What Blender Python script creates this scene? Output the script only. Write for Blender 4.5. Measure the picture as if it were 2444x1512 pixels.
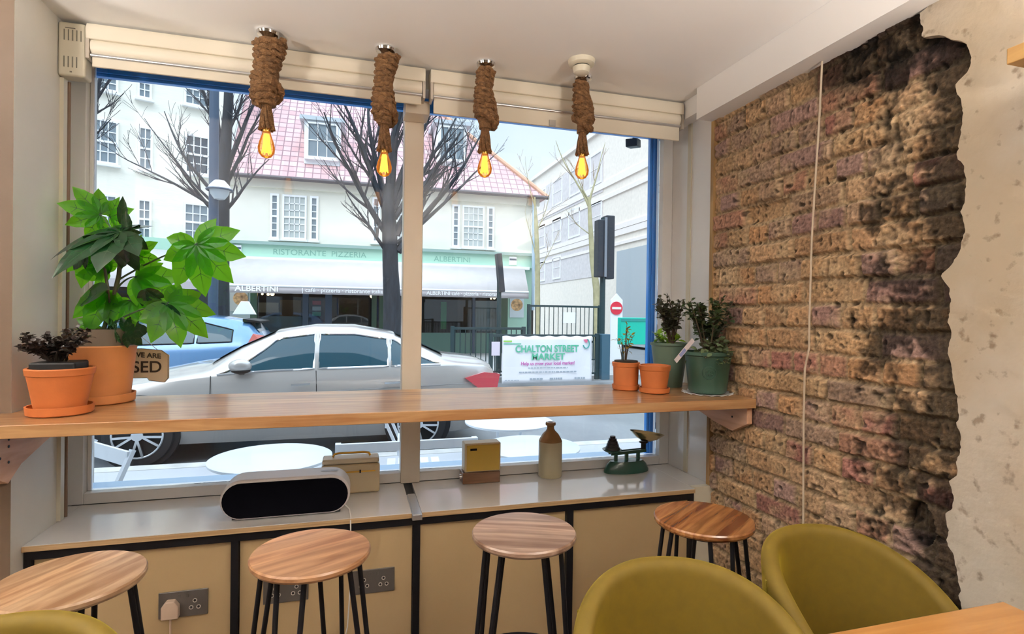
import bpy, math, random
from mathutils import Vector, Matrix, noise
sc = bpy.context.scene
for o in list(bpy.data.objects): bpy.data.objects.remove(o)
COL = sc.collection
R = math.radians
rnd = random.Random(7)

# ------------------------------------------------------------------ camera
H = 1.362                       # eye height above the cafe floor; camera stands at x=0, y=0
FPX = 1316.1                    # focal length in pixels of the 2444 px wide frame
YAW, PIT, ROL = R(15.99), R(-0.355), R(0.764)
_f = Vector((math.sin(YAW)*math.cos(PIT), math.cos(YAW)*math.cos(PIT), math.sin(PIT)))
_r0 = _f.cross(Vector((0, 0, 1))).normalized(); _u0 = _r0.cross(_f)
_r = math.cos(ROL)*_r0 + math.sin(ROL)*_u0; _u = -math.sin(ROL)*_r0 + math.cos(ROL)*_u0
cam_d = bpy.data.cameras.new('camera'); cam = bpy.data.objects.new('camera', cam_d); COL.objects.link(cam)
cam_d.sensor_width = 36; cam_d.lens = FPX/2444*36; cam_d.clip_start = .02; cam_d.clip_end = 400
m = Matrix((( _r.x, _u.x, -_f.x, 0), (_r.y, _u.y, -_f.y, 0), (_r.z, _u.z, -_f.z, H), (0, 0, 0, 1)))
cam.matrix_world = m
sc.camera = cam
CAM = Vector((0, 0, H))

def ray(px, py): return (px-1222)/FPX*_r - (py-756)/FPX*_u + _f
def at_y(px, py, Y): d = ray(px, py); return CAM + d*(Y/d.y)
def at_x(px, py, X): d = ray(px, py); return CAM + d*(X/d.x)
def at_z(px, py, Z): d = ray(px, py); return CAM + d*((Z-H)/d.z)
def hit(px, py, P0, n): d = ray(px, py); return CAM + d*((Vector(P0)-CAM).dot(n)/d.dot(n))

# ------------------------------------------------------------------ world, sun, exposure
sc.view_settings.view_transform = 'Standard'; sc.view_settings.look = 'None'
sc.view_settings.gamma = 1; sc.view_settings.exposure = 0.42; sc.view_settings.use_curve_mapping = False
w = bpy.data.worlds.new('sky'); sc.world = w; w.use_nodes = True
nt = w.node_tree; nt.nodes.clear()
out = nt.nodes.new('ShaderNodeOutputWorld'); bg = nt.nodes.new('ShaderNodeBackground')
tc = nt.nodes.new('ShaderNodeTexCoord'); ns = nt.nodes.new('ShaderNodeTexNoise'); cr = nt.nodes.new('ShaderNodeValToRGB')
ns.inputs['Scale'].default_value = 2.2; ns.inputs['Detail'].default_value = 4
nt.links.new(tc.outputs['Generated'], ns.inputs['Vector']); nt.links.new(ns.outputs['Fac'], cr.inputs['Fac'])
cr.color_ramp.elements[0].position = .35; cr.color_ramp.elements[0].color = (.60, .76, .93, 1)
cr.color_ramp.elements[1].position = .65; cr.color_ramp.elements[1].color = (.80, .89, .97, 1)
nt.links.new(cr.outputs['Color'], bg.inputs['Color'])
sp = nt.nodes.new('ShaderNodeSeparateXYZ'); mr_w = nt.nodes.new('ShaderNodeMapRange'); mr_w.interpolation_type = 'SMOOTHSTEP'
nt.links.new(tc.outputs['Generated'], sp.inputs[0]); nt.links.new(sp.outputs['Z'], mr_w.inputs['Value'])
mr_w.inputs['From Min'].default_value = .36; mr_w.inputs['From Max'].default_value = .85; mr_w.inputs['To Min'].default_value = .95; mr_w.inputs['To Max'].default_value = 3.4
nt.links.new(mr_w.outputs['Result'], bg.inputs['Strength'])
nt.links.new(bg.outputs['Background'], out.inputs['Surface'])
sun_d = bpy.data.lights.new('sun', 'SUN'); sun_d.energy = .9; sun_d.angle = R(35); sun_d.color = (1, .97, .92)
sun = bpy.data.objects.new('sun', sun_d); COL.objects.link(sun)
sun.rotation_euler = Vector((.42, .60, -.70)).to_track_quat('-Z', 'Y').to_euler()

# added fill lights: invented uplighters, out of view, that brighten the room
FILL_POS = [(-2.4, 1.3), (-1.45, .45), (1.2, -.12), (-2.3, -1.8), (.2, -2.2)]
for i_, (x_, y_) in enumerate(FILL_POS):
    ld = bpy.data.lights.new('fill_uplight', 'AREA'); ld.shape = 'DISK'; ld.size = .30; ld.energy = (80, 80, 62, 26, 26)[i_]; ld.color = (1, .92, .83)
    lo = bpy.data.objects.new('fill_uplight', ld); COL.objects.link(lo); lo.location = (x_, y_, 1.755); lo.rotation_euler = (math.pi, 0, 0)

# ------------------------------------------------------------------ materials
MATS = {}
def mat(name, col, rough=.5, metal=0, var=0, vscale=8, bump=0, bscale=60, spec=.5, emit=None, estr=0, coat=0, stretch=None):
    if name in MATS: return MATS[name]
    mt = bpy.data.materials.new(name); mt.use_nodes = True; n = mt.node_tree; b = n.nodes['Principled BSDF']
    b.inputs['Base Color'].default_value = (*col, 1); b.inputs['Roughness'].default_value = rough
    b.inputs['Metallic'].default_value = metal; b.inputs['Specular IOR Level'].default_value = spec
    b.inputs['Coat Weight'].default_value = coat; b.inputs['Coat Roughness'].default_value = .08
    t = n.nodes.new('ShaderNodeTexCoord'); mp = n.nodes.new('ShaderNodeMapping')
    n.links.new(t.outputs['Object'], mp.inputs['Vector'])
    if stretch: mp.inputs['Scale'].default_value = stretch
    if var:
        x = n.nodes.new('ShaderNodeTexNoise'); x.inputs['Scale'].default_value = vscale; x.inputs['Detail'].default_value = 6
        n.links.new(mp.outputs['Vector'], x.inputs['Vector'])
        r = n.nodes.new('ShaderNodeValToRGB'); n.links.new(x.outputs['Fac'], r.inputs['Fac'])
        r.color_ramp.elements[0].position = .3; r.color_ramp.elements[1].position = .7
        r.color_ramp.elements[0].color = (*[max(0, c*(1-var)) for c in col], 1)
        r.color_ramp.elements[1].color = (*[min(1, c*(1+var)) for c in col], 1)
        n.links.new(r.outputs['Color'], b.inputs['Base Color'])
    if bump:
        x = n.nodes.new('ShaderNodeTexNoise'); x.inputs['Scale'].default_value = bscale; x.inputs['Detail'].default_value = 5
        n.links.new(mp.outputs['Vector'], x.inputs['Vector'])
        bp = n.nodes.new('ShaderNodeBump'); bp.inputs['Strength'].default_value = bump; bp.inputs['Distance'].default_value = .01
        n.links.new(x.outputs['Fac'], bp.inputs['Height']); n.links.new(bp.outputs['Normal'], b.inputs['Normal'])
    if emit: b.inputs['Emission Color'].default_value = (*emit, 1); b.inputs['Emission Strength'].default_value = estr
    MATS[name] = mt; return mt

def wood(name, c1, c2, scale=(1, 14, 14), rough=.35, planks=0, coat=.3, ns_=3.0):
    if name in MATS: return MATS[name]
    mt = bpy.data.materials.new(name); mt.use_nodes = True; n = mt.node_tree; b = n.nodes['Principled BSDF']
    t = n.nodes.new('ShaderNodeTexCoord'); mp = n.nodes.new('ShaderNodeMapping'); mp.inputs['Scale'].default_value = scale
    n.links.new(t.outputs['Object'], mp.inputs['Vector'])
    x = n.nodes.new('ShaderNodeTexNoise'); x.inputs['Scale'].default_value = ns_; x.inputs['Detail'].default_value = 8; x.inputs['Distortion'].default_value = .6
    n.links.new(mp.outputs['Vector'], x.inputs['Vector'])
    r = n.nodes.new('ShaderNodeValToRGB'); n.links.new(x.outputs['Fac'], r.inputs['Fac'])
    r.color_ramp.elements[0].position = .35; r.color_ramp.elements[1].position = .66
    r.color_ramp.elements[0].color = (*c1, 1); r.color_ramp.elements[1].color = (*c2, 1)
    last = r.outputs['Color']
    if planks:
        s = n.nodes.new('ShaderNodeSeparateXYZ'); n.links.new(t.outputs['Object'], s.inputs['Vector'])
        mu = n.nodes.new('ShaderNodeMath'); mu.operation = 'MULTIPLY'; mu.inputs[1].default_value = planks; n.links.new(s.outputs['Y'], mu.inputs[0])
        fl = n.nodes.new('ShaderNodeMath'); fl.operation = 'FLOOR'; n.links.new(mu.outputs[0], fl.inputs[0])
        wn = n.nodes.new('ShaderNodeTexWhiteNoise'); wn.noise_dimensions = '1D'; n.links.new(fl.outputs[0], wn.inputs['W'])
        mr = n.nodes.new('ShaderNodeMapRange'); mr.inputs['To Min'].default_value = .72; mr.inputs['To Max'].default_value = 1.22; n.links.new(wn.outputs['Value'], mr.inputs['Value'])
        vm = n.nodes.new('ShaderNodeVectorMath'); vm.operation = 'SCALE'; n.links.new(last, vm.inputs[0]); n.links.new(mr.outputs['Result'], vm.inputs['Scale'])
        last = vm.outputs['Vector']
    n.links.new(last, b.inputs['Base Color'])
    bp = n.nodes.new('ShaderNodeBump'); bp.inputs['Strength'].default_value = .12; bp.inputs['Distance'].default_value = .004
    n.links.new(x.outputs['Fac'], bp.inputs['Height']); n.links.new(bp.outputs['Normal'], b.inputs['Normal'])
    b.inputs['Roughness'].default_value = rough; b.inputs['Coat Weight'].default_value = coat; b.inputs['Coat Roughness'].default_value = .12
    MATS[name] = mt; return mt

def glassy(name, tint=(.96, .98, 1), gloss=1.0, ior=1.45, dark=None, mixd=0.0):
    """thin pane: clear transmission with a fresnel reflection; mixd puts part of a dark film in"""
    if name in MATS: return MATS[name]
    mt = bpy.data.materials.new(name); mt.use_nodes = True; n = mt.node_tree; n.nodes.clear()
    o = n.nodes.new('ShaderNodeOutputMaterial'); tr = n.nodes.new('ShaderNodeBsdfTransparent'); gl = n.nodes.new('ShaderNodeBsdfGlossy')
    tr.inputs['Color'].default_value = (*tint, 1); gl.inputs['Roughness'].default_value = .02
    fr = n.nodes.new('ShaderNodeFresnel'); fr.inputs['IOR'].default_value = ior
    mx = n.nodes.new('ShaderNodeMixShader'); n.links.new(fr.outputs['Fac'], mx.inputs['Fac'])
    n.links.new(tr.outputs['BSDF'], mx.inputs[1]); n.links.new(gl.outputs['BSDF'], mx.inputs[2]); last = mx
    if dark:
        df = n.nodes.new('ShaderNodeBsdfDiffuse'); df.inputs['Color'].default_value = (*dark, 1)
        m2 = n.nodes.new('ShaderNodeMixShader'); m2.inputs['Fac'].default_value = mixd
        n.links.new(mx.outputs['Shader'], m2.inputs[1]); n.links.new(df.outputs['BSDF'], m2.inputs[2]); last = m2
    n.links.new(last.outputs['Shader'], o.inputs['Surface']); MATS[name] = mt; return mt

def leafmat(name, col, tcol, tw=.55, rough=.3, var=.25):
    if name in MATS: return MATS[name]
    mt = mat(name, col, rough=rough, var=var, vscale=14); n = mt.node_tree; b = n.nodes['Principled BSDF']
    o = [x for x in n.nodes if x.type == 'OUTPUT_MATERIAL'][0]
    t = n.nodes.new('ShaderNodeBsdfTranslucent'); t.inputs['Color'].default_value = (*tcol, 1)
    mx = n.nodes.new('ShaderNodeMixShader'); mx.inputs['Fac'].default_value = tw
    n.links.new(b.outputs['BSDF'], mx.inputs[1]); n.links.new(t.outputs['BSDF'], mx.inputs[2]); n.links.new(mx.outputs['Shader'], o.inputs['Surface'])
    return mt

WHITE = mat('white_paint', (.80, .80, .79), .45, var=.03, vscale=5)
GLOSSW = mat('gloss_white_paint', (.82, .82, .82), .22, var=.02, vscale=5)
CEILM = mat('ceiling_paint', (.86, .85, .84), .7, var=.015, vscale=2)
REVM = mat('reveal_paint', (.74, .73, .69), .55, var=.04, vscale=4, bump=.08, bscale=30)
TAUPE = mat('taupe_face', (.12, .08, .052), .6, var=.08, vscale=5)  # dark brown tone on the room side of the front wall
CREAM = mat('cream_plastic', (.66, .62, .50), .4)
BLINDM = mat('blind_fabric', (.76, .70, .58), .7)
STEEL = mat('black_steel', (.006, .006, .008), .45, spec=.25)
BLACKP = mat('black_plastic', (.008, .008, .009), .5, spec=.3)
CHROME = mat('chrome', (.75, .75, .76), .12, 1)
ALU = mat('aluminium', (.62, .62, .64), .3, .8)
PANEL = mat('cream_gloss_panel', (.50, .365, .195), .18, var=.05, vscale=2, coat=.4)
BLUE = mat('blue_gloss_paint', (.02, .25, .72), .22, coat=.5)
TERRA = mat('terracotta', (.50, .145, .035), .62, var=.12, vscale=10, bump=.06, bscale=90)
TERRA2 = mat('pale_terracotta', (.55, .215, .07), .6, var=.12, vscale=8)
GREENPOT = mat('green_glazed_pot', (.028, .075, .05), .38, var=.25, vscale=6)
GREENPOT2 = mat('sage_metal_pot', (.11, .17, .125), .4, var=.2, vscale=5)
SOIL = mat('soil', (.03, .02, .014), .9, bump=.6, bscale=90)
VELVET = mat('mustard_velvet', (.13, .082, .0003), .75, var=.07, vscale=40)
VELVET.node_tree.nodes['Principled BSDF'].inputs['Sheen Weight'].default_value = .40
VELVET.node_tree.nodes['Principled BSDF'].inputs['Sheen Tint'].default_value = (1, .74, .02, 1)
VELVET.node_tree.nodes['Principled BSDF'].inputs['Sheen Roughness'].default_value = .35
WORKTOP = wood('oiled_worktop', (.42, .19, .07), (.66, .39, .18), (1.2, 16, 16), .32, 11, .4)
BRKT = wood('pale_timber', (.56, .30, .17), (.74, .46, .30), (8, 1.5, 8), .5, 0, 0)
TABLEW = wood('table_top_wood', (.36, .165, .045), (.46, .23, .075), (1.2, 14, 14), .3, 9, .3)
SHELFW = wood('shelf_timber', (.40, .22, .07), (.56, .34, .12), (8, 1.2, 8), .5, 0, 0)
PLY = wood('plywood_edge', (.42, .27, .13), (.58, .40, .22), (1, 4, 60), .5, 0, 0)
FLOORM = wood('floor_boards', (.12, .075, .045), (.2, .125, .075), (1, 10, 10), .4, 7, .1)
GLASS = glassy('window_glass')
PAPER = mat('white_paper', (.85, .85, .84), .8)
MORT = mat('plaster', (.66, .60, .50), .8, var=.10, vscale=3.5, bump=.35, bscale=22)

# ------------------------------------------------------------------ mesh building
ORG = {}
class MB:
    def __init__(s): s.v = []; s.f = []; s.m = []; s.mi = 0
    def add(s, vs, fs):
        o = len(s.v); s.v += [Vector(p) for p in vs]; s.f += [tuple(i+o for i in f) for f in fs]; s.m += [s.mi]*len(fs); return s
    def box(s, x0, y0, z0, x1, y1, z1):
        return s.add([(x0,y0,z0),(x1,y0,z0),(x1,y1,z0),(x0,y1,z0),(x0,y0,z1),(x1,y0,z1),(x1,y1,z1),(x0,y1,z1)],
                     [(0,3,2,1),(4,5,6,7),(0,1,5,4),(1,2,6,5),(2,3,7,6),(3,0,4,7)])
    def hexa(s, a, b):      # two quads a (4 points) and b (4 points), joined
        return s.add(list(a)+list(b), [(3,2,1,0),(4,5,6,7),(0,1,5,4),(1,2,6,5),(2,3,7,6),(3,0,4,7)])
    def slab(s, pts, d):    # polygon extruded by vector d
        n = len(pts); d = Vector(d); P = [Vector(p) for p in pts]
        return s.add(P+[p+d for p in P], [tuple(range(n))[::-1], tuple(range(n, 2*n))]+[(i, (i+1) % n, n+(i+1) % n, n+i) for i in range(n)])
    def bar(s, p, q, w_, h_, up=(0, 0, 1)):
        p, q = Vector(p), Vector(q); d = (q-p).normalized(); u = Vector(up)
        if abs(d.dot(u)) > .98: u = Vector((0, 1, 0))
        a = d.cross(u).normalized()*w_/2; b = a.cross(d).normalized()*h_/2
        return s.hexa([p-a-b, p+a-b, p+a+b, p-a+b], [q-a-b, q+a-b, q+a+b, q-a+b])
    def tube(s, pts, r, n=8, closed=False, cap=True):
        P = [Vector(p) for p in pts]; N = len(P); rr = r if isinstance(r, (list, tuple)) else [r]*N
        vs = []; prev = None
        for i, p in enumerate(P):
            if closed: t = (P[(i+1) % N]-P[i-1])
            else: t = P[min(i+1, N-1)]-P[max(i-1, 0)]
            t = t.normalized() if t.length > 1e-9 else Vector((0, 0, 1))
            if prev is None:
                a = t.cross(Vector((0, 0, 1)));
                if a.length < .05: a = t.cross(Vector((0, 1, 0)))
            else: a = prev-t*prev.dot(t)
            a.normalize(); prev = a; b = t.cross(a)
            for k in range(n):
                th = 2*math.pi*k/n; vs.append(p+(a*math.cos(th)+b*math.sin(th))*rr[i])
        fs = []
        for i in range(N if closed else N-1):
            j = (i+1) % N
            for k in range(n): fs.append((i*n+k, i*n+(k+1) % n, j*n+(k+1) % n, j*n+k))
        if cap and not closed: fs += [tuple(range(n))[::-1], tuple(range((N-1)*n, N*n))]
        return s.add(vs, fs)
    def cyl(s, p, q, r0, r1=None, n=20): return s.tube([p, q], [r0, r0 if r1 is None else r1], n)
    def lathe(s, prof, c=(0, 0, 0), n=36, sx=1, sy=1):
        c = Vector(c); vs = []; fs = []
        for r, z in prof:
            for k in range(n):
                th = 2*math.pi*k/n; vs.append(c+Vector((r*sx*math.cos(th), r*sy*math.sin(th), z)))
        for i in range(len(prof)-1):
            for k in range(n): fs.append((i*n+k, i*n+(k+1) % n, (i+1)*n+(k+1) % n, (i+1)*n+k))
        if prof[0][0] > 1e-4: fs.append(tuple(range(n))[::-1])
        if prof[-1][0] > 1e-4: fs.append(tuple(range((len(prof)-1)*n, len(prof)*n)))
        return s.add(vs, fs)
    def ball(s, c, r, n=12, sx=1, sy=1, sz=1):
        return s.lathe([(max(1e-5, r*math.sin(math.pi*i/(n//2+2))), -r*sz*math.cos(math.pi*i/(n//2+2))) for i in range(n//2+3)], c, n, sx, sy)
    def grid(s, fn, nu, nv, cu=False):
        vs = [fn(u/nu if not cu else u/nu, v/nv) for v in range(nv+1) for u in range(nu+(0 if cu else 1))]
        W = nu+(0 if cu else 1); fs = []
        for v in range(nv):
            for u in range(nu): fs.append((v*W+u, v*W+(u+1) % W, (v+1)*W+(u+1) % W, (v+1)*W+u))
        return s.add(vs, fs)
    def text(s, st, size, o, ax, ay, align='CENTER', depth=.001, bold=0, squash=1):
        cu = bpy.data.curves.new('t', 'FONT'); cu.body = st; cu.size = size; cu.align_x = align; cu.extrude = depth; cu.offset = bold
        ob = bpy.data.objects.new('t', cu); COL.objects.link(ob); dg = bpy.context.evaluated_depsgraph_get()
        me = ob.evaluated_get(dg).to_mesh(); ax = Vector(ax).normalized(); ay = Vector(ay).normalized(); az = ax.cross(ay); o = Vector(o)
        s.add([o+ax*v.co.x*squash+ay*v.co.y+az*v.co.z for v in me.vertices], [tuple(p.vertices) for p in me.polygons])
        bpy.data.objects.remove(ob); return s
    def build(s, name, mats, parent=None, bevel=0, seg=2, origin=None, smooth=38, sub=0):
        if not isinstance(mats, (list, tuple)): mats = [mats]
        me = bpy.data.meshes.new(name)
        if parent is not None: org = ORG[parent]
        elif origin is not None: org = Vector(origin)
        else:
            lo = [min(p[i] for p in s.v) for i in range(3)]; hi = [max(p[i] for p in s.v) for i in range(3)]
            org = Vector(((lo[0]+hi[0])/2, (lo[1]+hi[1])/2, lo[2]))
        me.from_pydata([tuple(p-org) for p in s.v], [], s.f)
        for mm in mats: me.materials.append(mm)
        if len(mats) > 1: me.polygons.foreach_set('material_index', s.m)
        me.validate(); me.update()
        if smooth: me.shade_smooth(); me.set_sharp_from_angle(angle=R(smooth))
        ob = bpy.data.objects.new(name, me); COL.objects.link(ob); ORG[ob] = org
        if parent is None: ob.location = org
        else: ob.parent = parent
        if bevel:
            md = ob.modifiers.new('bevel', 'BEVEL'); md.width = bevel; md.segments = seg; md.limit_method = 'ANGLE'; md.angle_limit = R(40)
            md.harden_normals = True
        if sub: md = ob.modifiers.new('sub', 'SUBSURF'); md.levels = sub; md.render_levels = sub
        return ob
def tag(o, label, cat, group=None, kind=None):
    o['label'] = label; o['category'] = cat
    if group: o['group'] = group
    if kind: o['kind'] = kind
    return o
def thing(name, loc, label, cat, group=None):
    o = bpy.data.objects.new(name, None); COL.objects.link(o); o.empty_display_size = .1
    o.location = loc; ORG[o] = Vector(loc); return tag(o, label, cat, group)
def struct(o): o['kind'] = 'structure'; return o
def senv(name, loc): o = bpy.data.objects.new(name, None); COL.objects.link(o); o.location = loc; ORG[o] = Vector(loc); o['kind'] = 'structure'; return o
def copy_tree(o, parent=None):
    c = o.copy(); COL.objects.link(c); ORG[c] = ORG[o]
    if parent is not None: c.parent = parent
    for ch in list(o.children): copy_tree(ch, c)
    return c
def B(*a): return MB().box(*a)

SILL, WT, CEIL, SOF = .632, 1.05, 2.337, 2.202
XL, XR, YP, YW = -.967, 1.476, 2.05, 2.395
GR = -.12                      # pavement level outside

# ================================================================== ROOM SHELL
struct(B(-3.2, -3.2, -.1, 1.7, 2.45, 0).build('floor', FLOORM))
struct(B(-3.2, -3.2, CEIL, 1.75, 2.46, CEIL+.15).build('ceiling', CEILM))
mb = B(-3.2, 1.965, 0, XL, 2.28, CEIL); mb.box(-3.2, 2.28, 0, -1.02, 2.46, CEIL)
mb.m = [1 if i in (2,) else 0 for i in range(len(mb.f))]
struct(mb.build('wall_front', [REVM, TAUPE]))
struct(B(-3.3, -3.2, 0, -3.2, 2.46, CEIL).build('wall_left', mat('room_wall_left', (.20, .16, .12), .7)))
struct(B(-3.3, -3.3, 0, 1.75, -3.2, CEIL).build('wall_back', mat('room_wall_back', (.18, .14, .10), .7)))
# header and outer facade above the window, wall below it
mb = B(-1.05, 2.34, 2.30, 1.62, 2.439, CEIL); struct(mb.build('wall_header', WHITE))
mb = B(-4.5, 2.46, 2.34, 4.2, 2.75, 7.2); mb.box(-4.5, 2.46, GR-.1, -1.06, 2.75, 2.34); mb.box(1.60, 2.46, GR-.1, 4.2, 2.75, 2.34)
mb.box(-1.06, 2.46, GR-.1, 1.6, 2.60, .62)
struct(mb.build('wall_outside', mat('own_facade', (.45, .44, .42), .8)))
# right side reveal next to the window
mb = B(1.50, 2.06, 0, 1.60, 2.46, CEIL)
struct(mb.build('wall_reveal', GLOSSW))
struct(B(1.400, -3.2, SOF, XR+.20, 2.06, CEIL-.0005).build('trim_1', CEILM))      # boxed beam along the right wall
struct(B(1.437, 2.062, 2.255, 1.499, 2.338, CEIL-.0005).build('trim_2', GLOSSW))
struct(B(1.395, 2.035, 0, 1.497, 2.062, SILL+.002).build('trim_3', CREAM))         # boxing right of the window bench
mb = B(1.474, 2.040, SILL+.004, 1.497, 2.0595, SOF-.002); struct(mb.build('trim_4', wood('rough_batten', (.26, .15, .06), (.45, .29, .12), (8, 8, 1), .7, 0, 0)))

# ---- right wall: plaster with a ragged hole, real brick relief behind
edge_px = [(2239, 2), (2196, 28), (2203, 90), (2240, 84), (2272, 92), (2296, 106), (2320, 135), (2312, 172), (2290, 200), (2292, 240), (2296, 300), (2299, 352),
           (2290, 378), (2301, 400), (2292, 470), (2296, 486), (2288, 520), (2300, 556), (2284, 600), (2270, 630), (2246, 655), (2262, 690), (2258, 760), (2262, 840),
           (2284, 900), (2282, 960), (2287, 1040), (2286, 1130), (2262, 1145), (2274, 1190), (2256, 1228), (2262, 1290), (2280, 1360), (2290, 1400), (2300, 1520), (2315, 1700)]
edge = [at_x(px, py, XR) for px, py in edge_px]; edge = [(p.y, p.z) for p in edge]
edge[-1] = (edge[-1][0], 0.0)
def edge_y(z):
    e = sorted(edge, key=lambda a: a[1])
    if z <= e[0][1]: return e[0][0]
    for (y0, z0), (y1, z1) in zip(e, e[1:]):
        if z0 <= z <= z1: return y0+(y1-y0)*(z-z0)/max(1e-6, z1-z0)
    return e[-1][0]
def rag(z): return .012*noise.noise(Vector((3.1, z*9, .5)))+.009*noise.noise(Vector((1.7, z*33, .5)))+.005*noise.noise(Vector((.7, z*90, 2.5)))
NZ = 330
def plaster_fn(u, v):
    z = v*SOF; y1 = edge_y(z)+rag(z)
    t = u; y = -3.2+(y1+3.2)*(1-(1-t)**3)
    dist = y1-y
    x = XR-.004+.006*noise.noise(Vector((0, y*3, z*3)))+.0015*noise.noise(Vector((0, y*22, z*22)))
    if dist < .004: x += .012
    return Vector((x, y, z))
mb = MB(); mb.grid(plaster_fn, 70, NZ)
W = 71
for v in range(NZ):     # turned-in edge of the plaster
    a = mb.v[v*W+70]; b = mb.v[(v+1)*W+70]
    mb.add([a, b, b+Vector((.035, -.004, 0)), a+Vector((.035, -.004, 0))], [(0, 1, 2, 3)])
plm = bpy.data.materials.new('old_plaster'); plm.use_nodes = True; n = plm.node_tree; b = n.nodes['Principled BSDF']; b.inputs['Roughness'].default_value = .75
t = n.nodes.new('ShaderNodeTexCoord'); nz = n.nodes.new('ShaderNodeTexNoise'); nz.inputs['Scale'].default_value = 2.3; nz.inputs['Detail'].default_value = 7
n.links.new(t.outputs['Object'], nz.inputs['Vector']); rr = n.nodes.new('ShaderNodeValToRGB'); n.links.new(nz.outputs['Fac'], rr.inputs['Fac'])
rr.color_ramp.elements[0].position = .38; rr.color_ramp.elements[0].color = (.50, .42, .31, 1); rr.color_ramp.elements[1].position = .62; rr.color_ramp.elements[1].color = (.66, .61, .53, 1)
n2 = n.nodes.new('ShaderNodeTexNoise'); n2.inputs['Scale'].default_value = 28; n2.inputs['Detail'].default_value = 8; n.links.new(t.outputs['Object'], n2.inputs['Vector'])
r2 = n.nodes.new('ShaderNodeValToRGB'); n.links.new(n2.outputs['Fac'], r2.inputs['Fac']); r2.color_ramp.elements[0].position = .30; r2.color_ramp.elements[0].color = (.35, .27, .2, 1)
r2.color_ramp.elements[1].position = .40; r2.color_ramp.elements[1].color = (1, 1, 1, 1)
mxx = n.nodes.new('ShaderNodeMix'); mxx.data_type = 'RGBA'; mxx.blend_type = 'MULTIPLY'; mxx.inputs['Factor'].default_value = .7
n.links.new(rr.outputs['Color'], mxx.inputs['A']); n.links.new(r2.outputs['Color'], mxx.inputs['B']); n.links.new(mxx.outputs['Result'], b.inputs['Base Color'])
bp = n.nodes.new('ShaderNodeBump'); bp.inputs['Strength'].default_value = .35; bp.inputs['Distance'].default_value = .01; n.links.new(n2.outputs['Fac'], bp.inputs['Height']); n.links.new(bp.outputs['Normal'], b.inputs['Normal'])
pw = mb.build('wall_right', plm, origin=(XR, 0, 0)); struct(pw)
struct(B(XR+.12, -3.2, 0, XR+.19, 2.06, CEIL).build('wall_right_core', MORT))

# brick relief: per-vertex height and colour from the same course layout
BY0, BY1 = .92, 2.058; NYB, NZB = 370, 640
rb = random.Random(11); BR = {}
CH, BL = .078, .228
PAL = [(.50, .29, .15), (.56, .35, .19), (.47, .29, .16), (.44, .24, .16), (.40, .19, .15), (.52, .35, .21), (.36, .25, .18), (.58, .38, .21), (.46, .31, .20), (.33, .20, .17), (.50, .33, .19), (.40, .26, .22)]
def brick_info(ci, bi):
    k = (ci, bi)
    if k not in BR:
        d = rb.random(); BR[k] = (rb.choice(PAL), rb.uniform(-.006, .007) - (.022 if d < .05 else 0), rb.uniform(.75, 1.12), rb.uniform(.35, 1.0))
    return BR[k]
bv = []; bc = []
for j in range(NZB+1):
    z = j/NZB*SOF
    for i in range(NYB+1):
        y = BY0+(BY1-BY0)*i/NYB
        wz = z+.012*noise.noise(Vector((y*2.3, z*2.1, 4)))+.004*noise.noise(Vector((y*14, z*14, 1)))
        wy = y+.012*noise.noise(Vector((y*3, z*3, 9)))+.004*noise.noise(Vector((y*17, z*17, 7)))
        ci = math.floor(wz/CH); fz = wz/CH-ci
        hdr = (ci % 2)                      # english-ish bond: stretcher course, header course
        L = BL if not hdr else BL*.5
        off = .05*(ci*7 % 5); q = (wy+off)/L; bi = math.floor(q); fy = q-bi
        col, dh, sh, wear = brick_info(ci, bi)
        ez = min(fz, 1-fz)*CH; ey = min(fy, 1-fy)*L
        e = min(ez, ey); mj = .007+.006*noise.noise(Vector((y*11, z*11, 3)))
        k = max(0., min(1., (e-mj*.5)/.008))
        n1 = noise.noise(Vector((y*38, z*38, 0))); n2_ = noise.noise(Vector((y*90, z*90, 5))); n3 = noise.noise(Vector((y*7, z*7, 8)))
        pit = max(0., n1-.34)*1.7
        smear = max(0., min(1., (n3-.02+.35*noise.noise(Vector((y*23, z*23, 14))))*2.8))                # lime smeared over the bricks
        n4 = noise.noise(Vector((y*190, z*190, 6))); h = k*(.011+dh)+n1*.0035+n2_*.0026+n4*.0016-pit*.016
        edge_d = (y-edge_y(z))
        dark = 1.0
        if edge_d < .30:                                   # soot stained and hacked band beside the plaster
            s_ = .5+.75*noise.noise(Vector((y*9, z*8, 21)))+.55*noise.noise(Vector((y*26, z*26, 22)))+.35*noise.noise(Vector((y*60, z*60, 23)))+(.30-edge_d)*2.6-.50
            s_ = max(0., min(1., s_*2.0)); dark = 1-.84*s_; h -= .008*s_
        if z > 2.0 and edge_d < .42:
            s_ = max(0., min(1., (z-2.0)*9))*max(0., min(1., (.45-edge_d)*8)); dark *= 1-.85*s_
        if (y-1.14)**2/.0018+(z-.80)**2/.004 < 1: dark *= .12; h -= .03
        mc = (.55, .41, .25); g = .88+.55*n2_+.35*n1+.4*n4
        br = [c*sh for c in col]
        sm = max(smear*.62, 1-k)
        if k < .5 and rb.random() < .25: sm *= .6
        cc = [(br[a]*(1-sm)+mc[a]*sm*(.78 if k < .5 else 1))*g*dark*(1-min(.75, pit*2.2)) for a in range(3)]
        low = 0
        bc.append((max(.004, cc[0]), max(.003, cc[1]), max(.002, cc[2]), 1)); bv.append(Vector((XR+.016-h, y, z)))
mb = MB(); Wd = NYB+1
mb.add(bv, [(j*Wd+i+1, j*Wd+i, (j+1)*Wd+i, (j+1)*Wd+i+1) for j in range(NZB) for i in range(NYB)])
bm_ = mat('old_brick', (.5, .3, .2), .85, bump=.5, bscale=140, spec=.25)
ob = mb.build('wall_right_brick', bm_, origin=(XR, 1.5, 0), smooth=60); struct(ob)
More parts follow.
